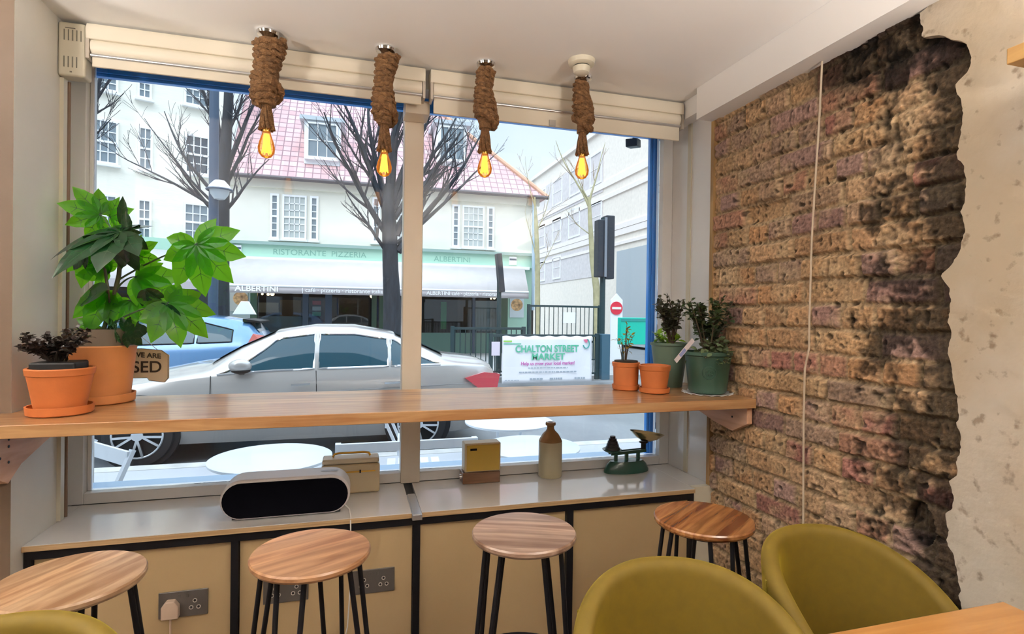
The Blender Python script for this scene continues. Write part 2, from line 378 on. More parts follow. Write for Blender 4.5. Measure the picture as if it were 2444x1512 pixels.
ca = ob.data.color_attributes.new('brick', 'FLOAT_COLOR', 'POINT'); ca.data.foreach_set('color', [c for q in bc for c in q])
n = bm_.node_tree; a_ = n.nodes.new('ShaderNodeVertexColor'); a_.layer_name = 'brick'
n.links.new(a_.outputs['Color'], n.nodes['Principled BSDF'].inputs['Base Color'])

# ---- window (frame, mullion, two panes)
wd = senv('window_1', (.25, YW, SILL))
FT = 2.3365; 
mb = B(-1.02, YW, SILL+.001, -.958, 2.46, FT); mb.box(1.447, YW, SILL+.001, 1.4995, 2.46, FT); mb.box(-.958, YW, SILL+.001, 1.447, 2.46, SILL+.042)
mb.box(-.958, 2.44, 2.318, 1.447, 2.4595, FT)
mb.box(-.958, YW+.03, SILL+.042, -.945, YW+.05, 2.336)
mb.build('window_frame', GLOSSW, wd, bevel=.003)
mb = B(.198, YW-.02, SILL+.001, .279, 2.46, 2.3365); mb.build('mullion', mat('mullion_paint', (.74, .66, .55), .35), wd, bevel=.004)
B(-.957, 2.43, SILL+.043, .197, 2.436, 2.335).build('glass_pane', GLASS, wd)
B(.280, 2.43, SILL+.043, 1.446, 2.436, 2.335).build('glass_pane', GLASS, wd)
wo = senv('window_2', (.25, 2.5, SILL))     # blue painted outer frame
mb = B(-1.06, 2.47, 2.262, 1.60, 2.52, 2.34); mb.box(-1.06, 2.475, 2.25, 1.6, 2.50, 2.262); mb.box(1.434, 2.47, .62, 1.53, 2.52, 2.262); mb.box(1.42, 2.475, .62, 1.434, 2.5, 2.262); mb.box(1.50, 2.52, .62, 1.53, 2.56, 2.262)
mb.box(-1.06, 2.47, .62, -1.0, 2.52, 2.262); 
mb.box(-1.06, 2.52, 2.29, 1.60, 2.56, 2.34)
mb.build('outer_frame', BLUE, wo, bevel=.003); B(-1.0, 2.47, .6325, 1.434, 2.56, .668).build('outer_sill', mat('sky_glare_blue_sill', (.36, .50, .64), .4), wo)  # sill colour paled to carry the bright sky reflection

# left corner trunking
mb = B(XL-.001, 2.225, SILL+.002, XL+.012, 2.25, 2.142); mb.build('cable_trunking', CREAM, origin=(XL, 2.24, SILL)); o = bpy.data.objects['cable_trunking']
tag(o, 'cream cable trunking strip running down the left window reveal below the alarm box', 'cable trunking')
mb = MB().cyl((XL+.008, 2.268, SILL+.003), (XL+.008, 2.268, 2.142), .0065, n=10); o = mb.build('pipe', mat('brown_conduit', (.22, .14, .09), .5))
tag(o, 'thin brown conduit pipe beside the cream trunking in the left window corner', 'pipe')
mb = B(1.4935, 2.235, SILL+.003, 1.5005, 2.262, 2.254); struct(mb.build('trim_5', CREAM))

# ================================================================== WINDOW BENCH CABINET
cab = thing('window_bench_cabinet', (.2, 2.05, 0), 'long low white topped bench cabinet with black steel frame and cream panels under the window', 'cabinet')
mb = B(XL+.001, 2.022, SILL-.018, .210, YW-.0005, SILL); mb.box(-1.0195, 2.281, SILL-.018, XL+.001, YW-.0005, SILL)
o = mb.build('top_board', mat('white_gloss_board', (.83, .82, .80), .12, var=.02, coat=.5), cab, bevel=.0012)
mb = B(.246, 2.022, SILL-.018, 1.394, YW-.0005, SILL); mb.box(1.394, 2.0635, SILL-.018, 1.499, YW-.0005, SILL); mb.build('top_board', MATS['white_gloss_board'], cab, bevel=.0012)
B(XL+.001, 2.0185, SILL-.0175, .210, 2.0218, SILL-.0015).build('edge_strip', PLY, cab)
B(.246, 2.0185, SILL-.0175, 1.394, 2.0218, SILL-.0015).build('edge_strip', PLY, cab)
mb = B(.2105, 2.0, SILL-.02, .2455, 2.235, SILL-.002); mb.box(.214, 2.005, SILL-.002, .242, 2.235, SILL+.001); mb.build('divider_strip', ALU, cab)
mb = B(XL+.002, 2.028, SILL-.047, 1.394, 2.06, SILL-.0185)
for x0, x1 in ((XL+.002, XL+.02), (-.388, -.365), (.217, .242), (.819, .846), (1.376, 1.394)): mb.box(x0, 2.028, .03, x1, 2.06, SILL-.047)
mb.box(XL+.002, 2.028, 0, 1.394, 2.06, .03); mb.build('steel_frame', STEEL, cab)
for x0, x1 in ((XL+.021, -.389), (-.364, .216), (.243, .818), (.847, 1.375)): B(x0+.001, 2.045, .032, x1-.001, 2.065, SILL-.049).build('door_panel', PANEL, cab, bevel=.001)

# ================================================================== WORKTOP
ctr = thing('window_bar_counter', (.3, 2.0, WT), 'long oiled timber bar counter across the window held by two wooden brackets', 'counter')
mb = MB(); mb.slab([(-1.6, 1.757, WT-.036), (1.4755, 1.757, WT-.036), (1.4755, 2.06, WT-.036), (1.496, 2.062, WT-.036), (1.496, 2.262, WT-.036), (XL+.001, 2.262, WT-.036), (XL+.001, 1.963, WT-.036), (-1.6, 1.963, WT-.036)][::1], (0, 0, .036))
mb.build('worktop', WORKTOP, ctr, bevel=.0025)
def bracket(x0, x1):
    z = WT-.0365; pr = [(1.775, z), (2.25, z), (2.25, z-.02), (1.98, z-.088), (1.86, z-.105), (1.775, z-.062)]
    if x0 < 0: pr = [(1.80, z), (2.25, z), (2.22, z-.045), (1.965, z-.115), (1.90, z-.155), (1.80, z-.105)]
    mb = MB(); mb.slab([(x0, y, zz) for y, zz in pr], (x1-x0, 0, 0)); return mb.build('bracket', BRKT, ctr, bevel=.0015)
bracket(1.448, 1.472); bracket(XL+.002, XL+.026)
for y, z in ((1.86, .965), (2.05, .975)): MB().cyl((1.4475, y, z), (1.4465, y, z), .004, n=10).build('screw_head', BLACKP, ctr)
for y, z in ((1.90, .985), (1.90, .965), (1.86, .94), (1.90, .92)): MB().cyl((XL+.0262, y, z), (XL+.0275, y, z), .004, n=10).build('screw_head', BLACKP, ctr)

# ================================================================== STOOLS
def make_stool(seat_mat):
    t = thing('bar_stool', (0, 0, 0), '', 'stool', 'round wooden bar stools with black hairpin legs')
    MB().lathe([(.0001, .727), (.134, .727), (.143, .731), (.147, .737), (.147, .745), (.144, .7495), (.0001, .75)], n=56).build('seat', seat_mat, t, smooth=30)
    MB().lathe([(.105, .719), (.118, .719), (.118, .7268), (.105, .7268)], n=40).build('seat_plate', STEEL, t)
    for k in range(4):
        a = R(45+90*k); mb = MB()
        ca, sa = math.cos(a), math.sin(a); tx, ty = -sa, ca
        pts = []
        for s_ in (-1, 1):
            mb.tube([(ca*.112+tx*.033*s_, sa*.112+ty*.033*s_, .726), (ca*.205+tx*.016*s_, sa*.205+ty*.016*s_, .012)], .0065, 10)
        mb.tube([(ca*.205+tx*.016, sa*.205+ty*.016, .014), (ca*.2065, sa*.2065, .0065), (ca*.205-tx*.016, sa*.205-ty*.016, .014)], .0062, 10)
        mb.build('leg', STEEL, t)
    mb = MB(); mb.tube([(.166*math.cos(2*math.pi*i/48), .166*math.sin(2*math.pi*i/48), .36) for i in range(48)], .006, 8, closed=True); mb.build('foot_ring', STEEL, t)
    return t
S1 = wood('stool_seat_pale', (.34, .18, .09), (.68, .46, .28), (1.5, 9, 9), .32, 14, .25, 4)
S2 = wood('stool_seat_honey', (.30, .13, .055), (.66, .37, .19), (1.2, 10, 10), .32, 18, .25)
S3 = wood('stool_seat_grey', (.25, .14, .09), (.60, .42, .31), (1.2, 12, 12), .3, 15, .25)
S4 = wood('stool_seat_red', (.18, .055, .02), (.52, .24, .08), (1.2, 12, 12), .26, 22, .4)
st0 = make_stool(S1)
for i, (x, y, rz, sm, lb) in enumerate(((-.612, 1.475, 60, S1, 'pale wooden bar stool with swirling grain at the left end of the counter'), (-.098, 1.493, 25, S2, 'honey wooden plank topped bar stool in front of the black speaker'),
        (.469, 1.483, -20, S3, 'greyish brown topped bar stool in front of the cream panel right of the metal divider'), (1.032, 1.451, 35, S4, 'reddish brown bar stool tucked into the corner by the brick wall'))):
    o = st0 if i == 0 else copy_tree(st0)
    o.location = (x, y, 0); o.rotation_euler.z = R(rz); o['label'] = lb
    if i:
        for ch in o.children:
            if ch.name.startswith('seat') and 'plate' not in ch.name:
                ch.data = ch.data.copy(); ch.data.materials[0] = sm

# ================================================================== VELVET CHAIRS
def make_chair():
    t = thing('tub_chair', (0, 0, 0), '', 'chair', 'mustard yellow velvet tub chairs')
    # shell: u runs round the back (-1..1), open towards -y; v up; thickness th
    A, Bd, th = .228, .240, .040
    def pt(u, v, side):
        a = u*R(118); rx, ry = (A, Bd) if side else (A-th, Bd-th)
        top = .785-.235*(abs(u)**2.6)-.03*(1-abs(u))*0
        z = .40+(top-.40)*v
        fl = 1+.10*v-(.0 if side else 0.)
        return Vector((rx*fl*math.sin(a), ry*fl*math.cos(a)-.02, z))
    NU = 44; NVs = [0, .25, .5, .75, .93]
    ring = []
    for i in range(NU+1):
        u = -1+2*i/NU; row = [pt(u, v, 1) for v in NVs]
        o1, i1 = pt(u, 1, 1), pt(u, 1, 0); c = (o1+i1)/2; d = (o1-i1)/2
        o9 = pt(u, .93, 1)
        for k in range(7):
            a = math.pi*k/6; row.append(c+d*math.cos(a)+Vector((0, 0, (d.length)*math.sin(a)-.012)))
        row += [pt(u, v, 0) for v in NVs[::-1]]
        ring.append(row)
    M_ = len(ring[0]); mb = MB(); vs = [p for r_ in ring for p in r_]; fs = []
    for i in range(NU):
        for k in range(M_-1): fs.append((i*M_+k, i*M_+k+1, (i+1)*M_+k+1, (i+1)*M_+k))
        fs.append((i*M_+M_-1, i*M_, (i+1)*M_, (i+1)*M_+M_-1))
    fs += [tuple(range(M_))[::-1], tuple(range(NU*M_, (NU+1)*M_))]
    mb.add(vs, fs); mb.build('backrest', VELVET, t, smooth=60, sub=1)
    for u in (-.52, .52):
        mb = MB(); mb.tube([pt(u, v, 1)+Vector((math.sin(u*R(118)), math.cos(u*R(118)), 0))*.001 for v in (0.02, .25, .5, .75, .97)], .0025, 6)
        mb.build('seam', mat('velvet_piping', (.22, .165, .01), .8), t)
    MB().lathe([(.0001, .39), (.18, .39), (.205, .405), (.212, .43), (.205, .455), (.18, .468), (.0001, .475)], (0, -.03, 0), 40, 1, 1.08).build('seat', VELVET, t, smooth=60)
    for sx in (-1, 1):
        for sy in (-1, 1): MB().tube([(sx*.13, sy*.13-.03, .392), (sx*.19, sy*.2-.03, .0)], [.014, .008], 12).build('leg', STEEL, t)
    return t
ch0 = make_chair()
CHAIRS = ((.655, .93, -14, 'mustard velvet tub chair beside the table, left of its neighbour by the wall'), (1.185, 1.01, 5, 'mustard velvet tub chair behind the table corner nearest the brick wall'), (-.585, 1.01, 6, 'mustard velvet tub chair at the bottom left in front of the pale stool'))
for i, (x, y, rz, lb) in enumerate(CHAIRS):
    o = ch0 if i == 0 else copy_tree(ch0); o.location = (x, y, 0); o.rotation_euler.z = R(rz); o['label'] = lb

# table bottom right
tb = thing('dining_table', (.95, .5, 0), 'light oak topped cafe table in the bottom right corner', 'table')
B(.50, .13, .722, 1.362, .852, .752).build('table_top', TABLEW, tb, bevel=.003)
MB().lathe([(.0001, 0), (.22, 0), (.22, .012), (.04, .03), (.0001, .03)], (.93, .47, 0), 40).build('base', STEEL, tb)
MB().cyl((.93, .47, .0301), (.93, .47, .712), .03, n=20).build('column', STEEL, tb); B(.70, .43, .712, 1.16, .51, .7215).build('top_bearer', STEEL, tb)
# shelf on the right wall
p = at_x(2402, 130, XR-.15)
mb = MB(); mb.box(XR-.15, p.y-.5, p.z-.022, XR-.004, p.y, p.z+.012); o = mb.build('wall_shelf', SHELFW, bevel=.002)
tag(o, 'light timber shelf end fixed high on the white plaster wall', 'shelf')

# ================================================================== BLINDS, LAMPS, CEILING ITEMS
def blind(x0, x1, drop, label, endcap):
    t = thing('roller_blind', ((x0+x1)/2, 2.24, CEIL), label, 'blind', 'rolled up cream blinds above the window')
    mb = MB(); mb.slab([(x0, 2.20, CEIL-.062), (x0, 2.195, CEIL-.030), (x0, 2.205, CEIL-.008), (x0, 2.28, CEIL-.002), (x0, 2.28, CEIL-.062)][::-1], (x1-x0, 0, 0)); mb.build('cassette', BLINDM, t, bevel=.003)
    MB().cyl((x0+.012, 2.232, CEIL-.082), (x1-.012, 2.232, CEIL-.082), .030, n=24).build('fabric_roll', mat('blind_roll', (.80, .74, .62), .5), t)
    MB().cyl((x0+.012, 2.212, CEIL-.113), (x1-.012, 2.212, CEIL-.113), .0062, n=12).build('rail', ALU, t)
    B(x0+.014, 2.214, CEIL-drop, x1-.014, 2.224, CEIL-.112).build('fabric', BLINDM, t, bevel=.002)
    for x in (x0, x1-.010): B(x, 2.20, CEIL-.128, x+.010, 2.262, CEIL-.062).build('end_bracket', mat('blind_bracket', (.5, .45, .38), .4), t)
    return t
blind(-.884, .262, .150, 'cream roller blind rolled up above the left window pane', 0)
bl2 = blind(.283, 1.430, .178, 'cream roller blind rolled up above the right window pane, hanging lower', 0)
p = at_y(1318, 294, 2.213)
B(p.x-.014, 2.206, p.z-.012, p.x+.014, 2.2135, p.z+.012).build('pull_clip', mat('clip_grey', (.45, .42, .38), .4), bl2)
mb = B(.19, 2.262, CEIL-.17, .288, 2.37, CEIL-.116); struct(mb.build('trim_6', MATS['mullion_paint'], bevel=.002))

ab = thing('alarm_box', (-.92, 2.2, 2.14), 'cream slotted alarm box in the top left corner beside the blind', 'alarm box')
B(-.9655, 2.205, 2.143, -.886, 2.26, CEIL-.013).build('housing', CREAM, ab, bevel=.008, seg=3)
mb = MB()
for zc, n_ in ((2.28, 5), (2.19, 4)):
    mb = MB()
    for k in range(n_): mb.box(-.948+k*.012, 2.2038, zc-.018, -.945+k*.012, 2.2055, zc+.018)
    mb.build('vent_slots', mat('slot_grey', (.2, .19, .15), .5), ab)
B(-.944, 2.2038, 2.302, -.915, 2.2055, 2.305).build('label_strip', MATS['slot_grey'], ab); B(-.93, 2.2038, 2.155, -.924, 2.2055, 2.159).build('indicator', MATS['slot_grey'], ab)
mb = MB(); mb.box(-.9665, 2.225, 2.150, -.9655, 2.268, CEIL-.01); mb.build('back_plate', mat('dark_olive', (.07, .06, .035), .5), ab)

ROPE = mat('jute_rope', (.23, .115, .045), .85, var=.35, vscale=60, bump=.9, bscale=220)
AMBER = mat('amber_bulb', (1, .62, .18), .1, emit=(1, .50, .10), estr=1.25)
def strand(mb, pts, r):     # two-ply twisted rope along a path
    P = [Vector(p) for p in pts]; L = 0
    for ph in (0, math.pi):
        q = []; L = 0
        for i, p in enumerate(P):
            t = (P[min(i+1, len(P)-1)]-P[max(i-1, 0)]).normalized(); a = t.cross(Vector((0, 0, 1)))
            if a.length < .1: a = t.cross(Vector((1, 0, 0)))
            a.normalize(); b_ = t.cross(a); 
            if i: L += (P[i]-P[i-1]).length
            th = L/.010+ph; q.append(p+(a*math.cos(th)+b_*math.sin(th))*r*.45)
        mb.tube(q, r*.68, 6)
LY = 2.10
def rope_lamp(px, wrap_top, wrap_bot, bulb_top, bulb_bot, Rw, label, seed, loop=None):
    rs = random.Random(seed); c = at_y(px, wrap_bot, LY); x, y = c.x, c.y
    zt = CEIL; zb = at_y(px, wrap_bot, LY).z; z1 = at_y(px, bulb_top, LY).z; z2 = at_y(px, bulb_bot, LY).z
    t = thing('rope_pendant_lamp', (x, y, CEIL), label, 'pendant lamp', 'jute rope pendant lamps over the counter')
    MB().lathe([(.0001, CEIL-.0005), (.034, CEIL-.0005), (.037, CEIL-.006), (.034, CEIL-.014), (.022, CEIL-.018), (.012, CEIL-.030), (.0001, CEIL-.03)][::-1], (x, y, 0), 32).build('ceiling_rose', CHROME, t)
    mb = MB(); zt2 = CEIL-.030; step = .0205; turns = (zt2-zb)/step; pts = []
    for i in range(int(turns*18)):
        th = 2*math.pi*i/18; f = i/(turns*18); z = zt2-f*(zt2-zb)
        rad = Rw*(1+.14*math.sin(f*7+seed)+.06*rs.uniform(-1, 1))-.010
        if f > .75: rad *= 1-(f-.75)*1.6
        pts.append((x+rad*math.cos(th)+.008*math.sin(f*5+seed), y+rad*math.sin(th), z+.010*math.sin(th+seed)))
    strand(mb, pts, .0125)
    mb.tube([(x, y, zt2), (x+.004, y, (zt2+zb)/2), (x, y, zb-.01)], Rw*.62, 12)
    # diagonal knot turns
    for k in range(2):
        kz = zb+.030+k*.03; pts = []
        for i in range(22):
            th = 2*math.pi*i/21; rr_ = Rw*.93; pts.append((x+rr_*math.cos(th), y+rr_*math.sin(th), kz+.028*math.cos(th+k*1.4+seed)))
        strand(mb, pts, .0125)
    if loop:
        pts = [(x+loop*(Rw*.7+.018*math.sin(math.pi*i/10)), y-.012, zb+.055-.006*i) for i in range(11)]; strand(mb, pts, .010)
    mb.build('rope', ROPE, t)
    # lower strands drawn into the lamp holder
    mb = MB(); N = 9
    for k in range(N):
        th = 2*math.pi*k/N; prof = [(.013, zb+.012), (.010, zb-.012), (.016, zb-(zb-z1)*.5), (.020, z1+.012), (.0235+.003*rs.random(), z1-.004)]
        mb.tube([(x+r_*math.cos(th+i*.25), y+r_*math.sin(th+i*.25), z) for i, (r_, z) in enumerate(prof)], .0058, 6)
    mb.lathe([(.017, z1+.002), (.014, zb-(zb-z1)*.5), (.008, zb-.01), (.010, zb+.01)], (x, y, 0), 14)
    mb.build('rope_skirt', ROPE, t)
    MB().cyl((x, y, z1+.001), (x, y, z1-.010), .0145, .0135, 20).build('lamp_cap', mat('brass', (.6, .38, .1), .3, 1), t)
    h = z1-.008-z2; prof = [(.0125, z1-.008), (.016, z1-.008-h*.15), (.0245, z1-.008-h*.42), (.0285, z1-.008-h*.62), (.026, z1-.008-h*.80), (.016, z1-.008-h*.94), (.005, z2+.001), (.0001, z2)]
    MB().lathe(prof[::-1], (x, y, 0), 28).build('bulb', glassy('amber_glass', (1, .84, .52), ior=1.3, dark=(1, .6, .15), mixd=.10), t)
    mb = MB()
    for k in range(7):
        th = 2*math.pi*k/7; a = (x+.007*math.cos(th), y+.007*math.sin(th), z1-.018); b_ = (x+.015*math.cos(th+.3), y+.015*math.sin(th+.3), z2+h*.18)
        mb.tube([a, b_], .0022, 6)
    mb.lathe([(.0001, z2+h*.2), (.012, z2+h*.24), (.011, z2+h*.5), (.006, z1-.02), (.0001, z1-.015)], (x, y, 0), 14)
    mb.build('filament', mat('glowing_filament', (1, .6, .2), .5, emit=(1, .52, .09), estr=1.9), t)
    return t
rope_lamp(637, 82, 245, 308, 378, .049, 'rope pendant lamp with a wide knotted wrap, leftmost of the four', 1)
rope_lamp(918, 130, 292, 358, 422, .041, 'rope pendant lamp hanging just left of the window mullion', 2)
rope_lamp(1158, 158, 302, 362, 424, .039, 'rope pendant lamp with a loose loop, first right of the mullion', 3, 1)
rope_lamp(1390, 180, 312, 368, 428, .038, 'rope pendant lamp hanging behind the smoke alarm', 4)
c = at_z(1388, 152, CEIL-.012); c.z = CEIL
sa_ = thing('smoke_alarm', c, 'round cream smoke alarm on the ceiling near the rightmost rope lamp', 'smoke alarm')
MB().lathe([(.0001, -.022), (.040, -.022), (.049, -.016), (.052, 0), (.0001, 0)], c, 40).build('base', CREAM, sa_)
MB().lathe([(.0001, -.030), (.031, -.030), (.031, -.021), (.0001, -.021)], c, 40).build('vent_gap', mat('vent_dark', (.03, .03, .02), .6), sa_)
MB().lathe([(.0001, -.054), (.020, -.054), (.029, -.048), (.034, -.030), (.034, -.027), (.0001, -.027)], c, 40).build('cover', CREAM, sa_)

# cable on the brick wall
cp = [(1962, 152), (1957, 260), (1948, 400), (1938, 560), (1932, 760), (1931, 830), (1921, 880), (1918, 1000), (1917, 1262), (1919, 1420)]
pts = []
for px, py in cp: q = at_x(px, py, XR-.012); pts.append((q.x, q.y, q.z))
pts[0] = (pts[0][0], pts[0][1], SOF-.001)
o = MB().tube(pts, .0032, 8).build('wall_cable', mat('cable_cream', (.62, .52, .40), .5)); tag(o, 'thin cream cable hanging down the exposed brick wall', 'cable')

# ================================================================== POTS AND PLANTS ON THE COUNTER
def pot_prof(h, rt, rb, rim=.012, rimh=.03, th=.006, z=0):
    return [(.0001, z), (rb, z), (rt-rim*.3-.002, z+h-rimh), (rt, z+h-rimh+.002), (rt+.002, z+h-.003), (rt, z+h), (rt-th, z+h), (rt-th-.002, z+h-.02), (.0001, z+h-.022)]
def saucer(r, h, z): return [(.0001, z), (r-.006, z), (r, z+.004), (r+.002, z+h), (r-.003, z+h), (r-.006, z+.008), (.0001, z+.007)]
def blade(mb, c, d, nrm, L, W_, curl=.15, nseg=5):
    d = Vector(d).normalized(); nrm = Vector(nrm); nrm = (nrm-d*nrm.dot(d)).normalized(); s_ = d.cross(nrm); c = Vector(c); vs = []; fs = []
    for i in range(nseg+1):
        t = i/nseg; wv = W_*math.sin(math.pi*min(.97, t*.9+.08))**.8; b = c+d*L*t-nrm*curl*L*t*t
        vs += [b-s_*wv+nrm*wv*.25, b, b+s_*wv+nrm*wv*.25]
    for i in range(nseg): fs += [(3*i, 3*i+1, 3*i+4, 3*i+3), (3*i+1, 3*i+2, 3*i+5, 3*i+4)]
    mb.add(vs, fs)
def shrub(parent, base, n_st, hgt, spread, lsize, leafm, stemm, seed, lean=(0, 0), fat=1, per=26, droop=0, wide=.3):
    rs = random.Random(seed); st = MB(); lf = MB(); base = Vector(base)
    for k in range(n_st):
        a = rs.uniform(0, 2*math.pi); e = rs.uniform(.35, 1); h = hgt*rs.uniform(.55, 1)
        tip = base+Vector((math.cos(a)*spread*e+lean[0]*h, math.sin(a)*spread*e*.8+lean[1]*h, h*(1-droop*rs.random()*1.4)))
        mid = base+(tip-base)*.5+Vector((rs.uniform(-1, 1)*spread*.15, rs.uniform(-1, 1)*spread*.15, hgt*.12))
        P = [base+Vector((math.cos(a)*.008, math.sin(a)*.008, -.01)), mid, tip]; Q = []
        for i in range(9):
            t = i/8; Q.append(P[0]*(1-t)**2+P[1]*2*t*(1-t)+P[2]*t*t)
        st.tube(Q, [.0032*fat*(1-.6*i/8) for i in range(9)], 6)
        for j in range(per):
            t = rs.uniform(.3, 1); i = min(7, int(t*8)); p = Q[i].lerp(Q[i+1], t*8-i)
            d = Vector((rs.uniform(-1, 1), rs.uniform(-1, 1), rs.uniform(-.3, 1))).normalized(); nn = Vector((rs.uniform(-.6, .6), rs.uniform(-.6, .6), 1))
            L = lsize*rs.uniform(.6, 1.2); st.tube([p, p+d*L*.5], .0009*fat, 4); blade(lf, p+d*L*.4, d, nn, L, L*wide, .2, 3)
    st.build('stem', stemm, parent); return lf.build('foliage', leafm, parent, smooth=80)
STEM = mat('brown_stem', (.07, .045, .025), .7)
GSTEM = mat('green_stem', (.06, .11, .03), .5)

# small pot, far left
c = at_z(147, 975, WT); c = Vector((-.828, 1.925, WT+.0005))
t = thing('potted_succulent', c, 'small terracotta pot with a dark leafed succulent at the left end of the counter', 'potted plant')
MB().lathe(saucer(.080, .026, c.z), (c.x, c.y, 0), 48).build('saucer', TERRA, t)
MB().lathe(pot_prof(.128, .082, .060, .004, .022, z=c.z+.008), (c.x, c.y, 0), 48).build('pot', TERRA, t)
mb = MB(); mb.slab([(c.x-.058, c.y-.05, c.z+.128), (c.x+.056, c.y-.05, c.z+.128), (c.x+.052, c.y+.05, c.z+.128), (c.x-.054, c.y+.05, c.z+.128)], (0, 0, .026)); mb.build('inner_tray', BLACKP, t, bevel=.006)
shrub(t, (c.x-.012, c.y, c.z+.155), 30, .125, .105, .013, leafmat('dark_succulent', (.022, .014, .012), (.05, .03, .01), .12, .35), mat('dark_stem', (.02, .014, .01), .6), 5, fat=1.5, per=34, droop=.5, wide=.5)
# big pot with fatsia
c = Vector((-.808, 2.135, WT+.0005)); PC = c.copy()
fa = thing('potted_fatsia', c, 'large terracotta pot holding a tall plant with big bright green lobed leaves', 'potted plant')
MB().lathe(saucer(.098, .03, c.z), (c.x, c.y, 0), 48).build('saucer', TERRA2, fa)
MB().lathe([(.0001, c.z+.008), (.084, c.z+.008), (.101, c.z+.178), (.103, c.z+.186), (.099, c.z+.190), (.094, c.z+.188), (.092, c.z+.17), (.0001, c.z+.168)], (c.x, c.y, 0), 48).build('pot', TERRA2, fa)
MB().lathe([(.0001, c.z+.17), (.088, c.z+.17), (.098, c.z+.235), (.1, c.z+.243), (.096, c.z+.243), (.092, c.z+.232), (.0001, c.z+.230)], (c.x, c.y, 0), 48).build('inner_pot', mat('grey_liner', (.12, .095, .07), .5), fa)
MB().lathe([(.0001, c.z+.2305), (.091, c.z+.2305), (.06, c.z+.240), (.0001, c.z+.246)], (c.x, c.y, 0), 24).build('soil', SOIL, fa)
LEAF = leafmat('fatsia_leaf_lit', (.03, .12, .015), (.34, .95, .02), .58, .25, .3)  # lit copy of the leaf: backlit green put into the colour
LEAF_SHADED = leafmat('fatsia_leaf_shaded', (.006, .035, .012), (.04, .14, .015), .15, .2, .2)  # shaded copy of the same leaf, its shade put into the colour
VEIN = mat('leaf_vein', (.02, .07, .015), .6)
def palm(at, ang, L, n_l=7, spread=230, tilt=0, side=0, matl=None, Y=2.05, width=.30, droop=.25, stem_from=None, jit=1):
    """palmate leaf: at = pixel of the petiole joint; ang = direction of the main lobe in the x-z plane"""
    P = at_y(at[0], at[1], Y); a0 = R(ang); rs = random.Random(int(at[0]*7+at[1]))
    fx = Vector((math.cos(a0), 0, math.sin(a0))); nrm = Vector((0, -1, 0)); sd = fx.cross(nrm)
    q = Matrix.Rotation(R(tilt), 3, sd) @ Matrix.Rotation(R(side), 3, fx)
    fx2, sd2, n2_ = q @ fx, q @ sd, q @ nrm
    def w3(x, y_, h=0):
        r_ = math.hypot(x, y_); return P+fx2*x+sd2*y_+n2_*(h-droop*r_*r_/L)
    mb = MB(); vn = MB()
    for i in range(n_l):
        f = 0 if n_l == 1 else (i/(n_l-1)-.5)*2
        th = R(f*spread/2); l = L*(1-.42*abs(f)**1.6)*(1+jit*rs.uniform(-.07, .07)); st = R(spread/2/max(1, n_l-1)) if n_l > 1 else R(30)
        c_, s_ = math.cos(th), math.sin(th)
        def loc(r_, off, h=0): return w3(r_*c_-off*s_, r_*s_+off*c_, h)
        wd_ = l*width*(.70 if n_l > 1 else .75); rows = []
        N = 9
        for k in range(N+1):
            t_ = k/N; 
            wv = wd_*(math.sin(math.pi*min(1, t_**.92*.93+.07))**.9)
            if n_l > 1: wv = max(wv, min(l*t_, l*.34)*math.tan(st)*1.06 if t_ < .38 else 0)
            if t_ < .01: wv = 0 if n_l > 1 else .003
            if k in (5, 7): wv *= 1.10
            if k == N: wv = .0005
            r_ = l*t_; rows.append([loc(r_, -wv, .10*wv), loc(r_, -wv*.5, .0), loc(r_, 0, -.10*wv), loc(r_, wv*.5, .0), loc(r_, wv, .10*wv)])
        vs = [p_ for rw in rows for p_ in rw]; fs = []
        for k in range(N):
            for j in range(4): fs.append((k*5+j, k*5+j+1, (k+1)*5+j+1, (k+1)*5+j))
        mb.add(vs, fs); vn.tube([rows[k][2]-n2_*.0006 for k in range(N)], [.0017*(1-.8*k/N) for k in range(N)], 5)
        for k in (3, 5):
            for sgn in (0, 4): vn.tube([rows[k][2], rows[k+1][sgn].lerp(rows[k+1][2], .15)], [.0009, .0004], 4)
    lf = mb.build('leaf', matl or LEAF, fa, smooth=80)
    vn.build('leaf_vein', VEIN, lf)
    if stem_from:
        s0 = Vector(stem_from); md = (s0+P)/2+Vector((0, 0, .02)); Q = [s0*(1-t_)**2+md*2*t_*(1-t_)+P*t_*t_ for t_ in [i/8 for i in range(9)]]
        MB().tube(Q, [.0034-.0014*i/8 for i in range(9)], 7).build('leaf_stalk', GSTEM if matl is None else STEM, fa)
def PP(x, y, Y=2.12): return at_y(x, y, Y)
st1 = [PP(262, 812), PP(266, 760), PP(274, 700), PP(284, 655), PP(288, 600), PP(290, 560)]
st2 = [PP(240, 812), PP(252, 770), PP(262, 730), PP(256, 680), PP(250, 640)]
mb = MB(); mb.tube(st1, [.0085, .008, .0075, .007, .006, .004], 9); mb.tube(st2, [.007, .0065, .006, .005, .004], 9); mb.build('main_stem', mat('fatsia_stem', (.06, .06, .03), .7), fa)
palm((468, 582), -68, .172, 8, 250, 8, 12, Y=1.98, width=.36, stem_from=PP(282, 668))
palm((240, 512), 165, .115, 7, 230, 35, 10, Y=2.14, width=.36, stem_from=PP(288, 590))
palm((262, 518), 20, .085, 5, 180, 30, 0, Y=2.16, width=.34)
palm((288, 552), 186, .225, 7, 240, 0, 60, matl=LEAF_SHADED, Y=2.0, width=.36, droop=.42, stem_from=PP(288, 600))
palm((292, 560), -115, .145, 5, 110, -28, 10, matl=LEAF_SHADED, Y=2.00, width=.36, droop=.3)
palm((296, 556), -42, .085, 3, 90, -30, 0, matl=LEAF_SHADED, Y=2.03, width=.36)
palm((288, 535), 80, .085, 1, 0, 10, 50, matl=LEAF_SHADED, Y=2.05, width=.24, droop=.1)
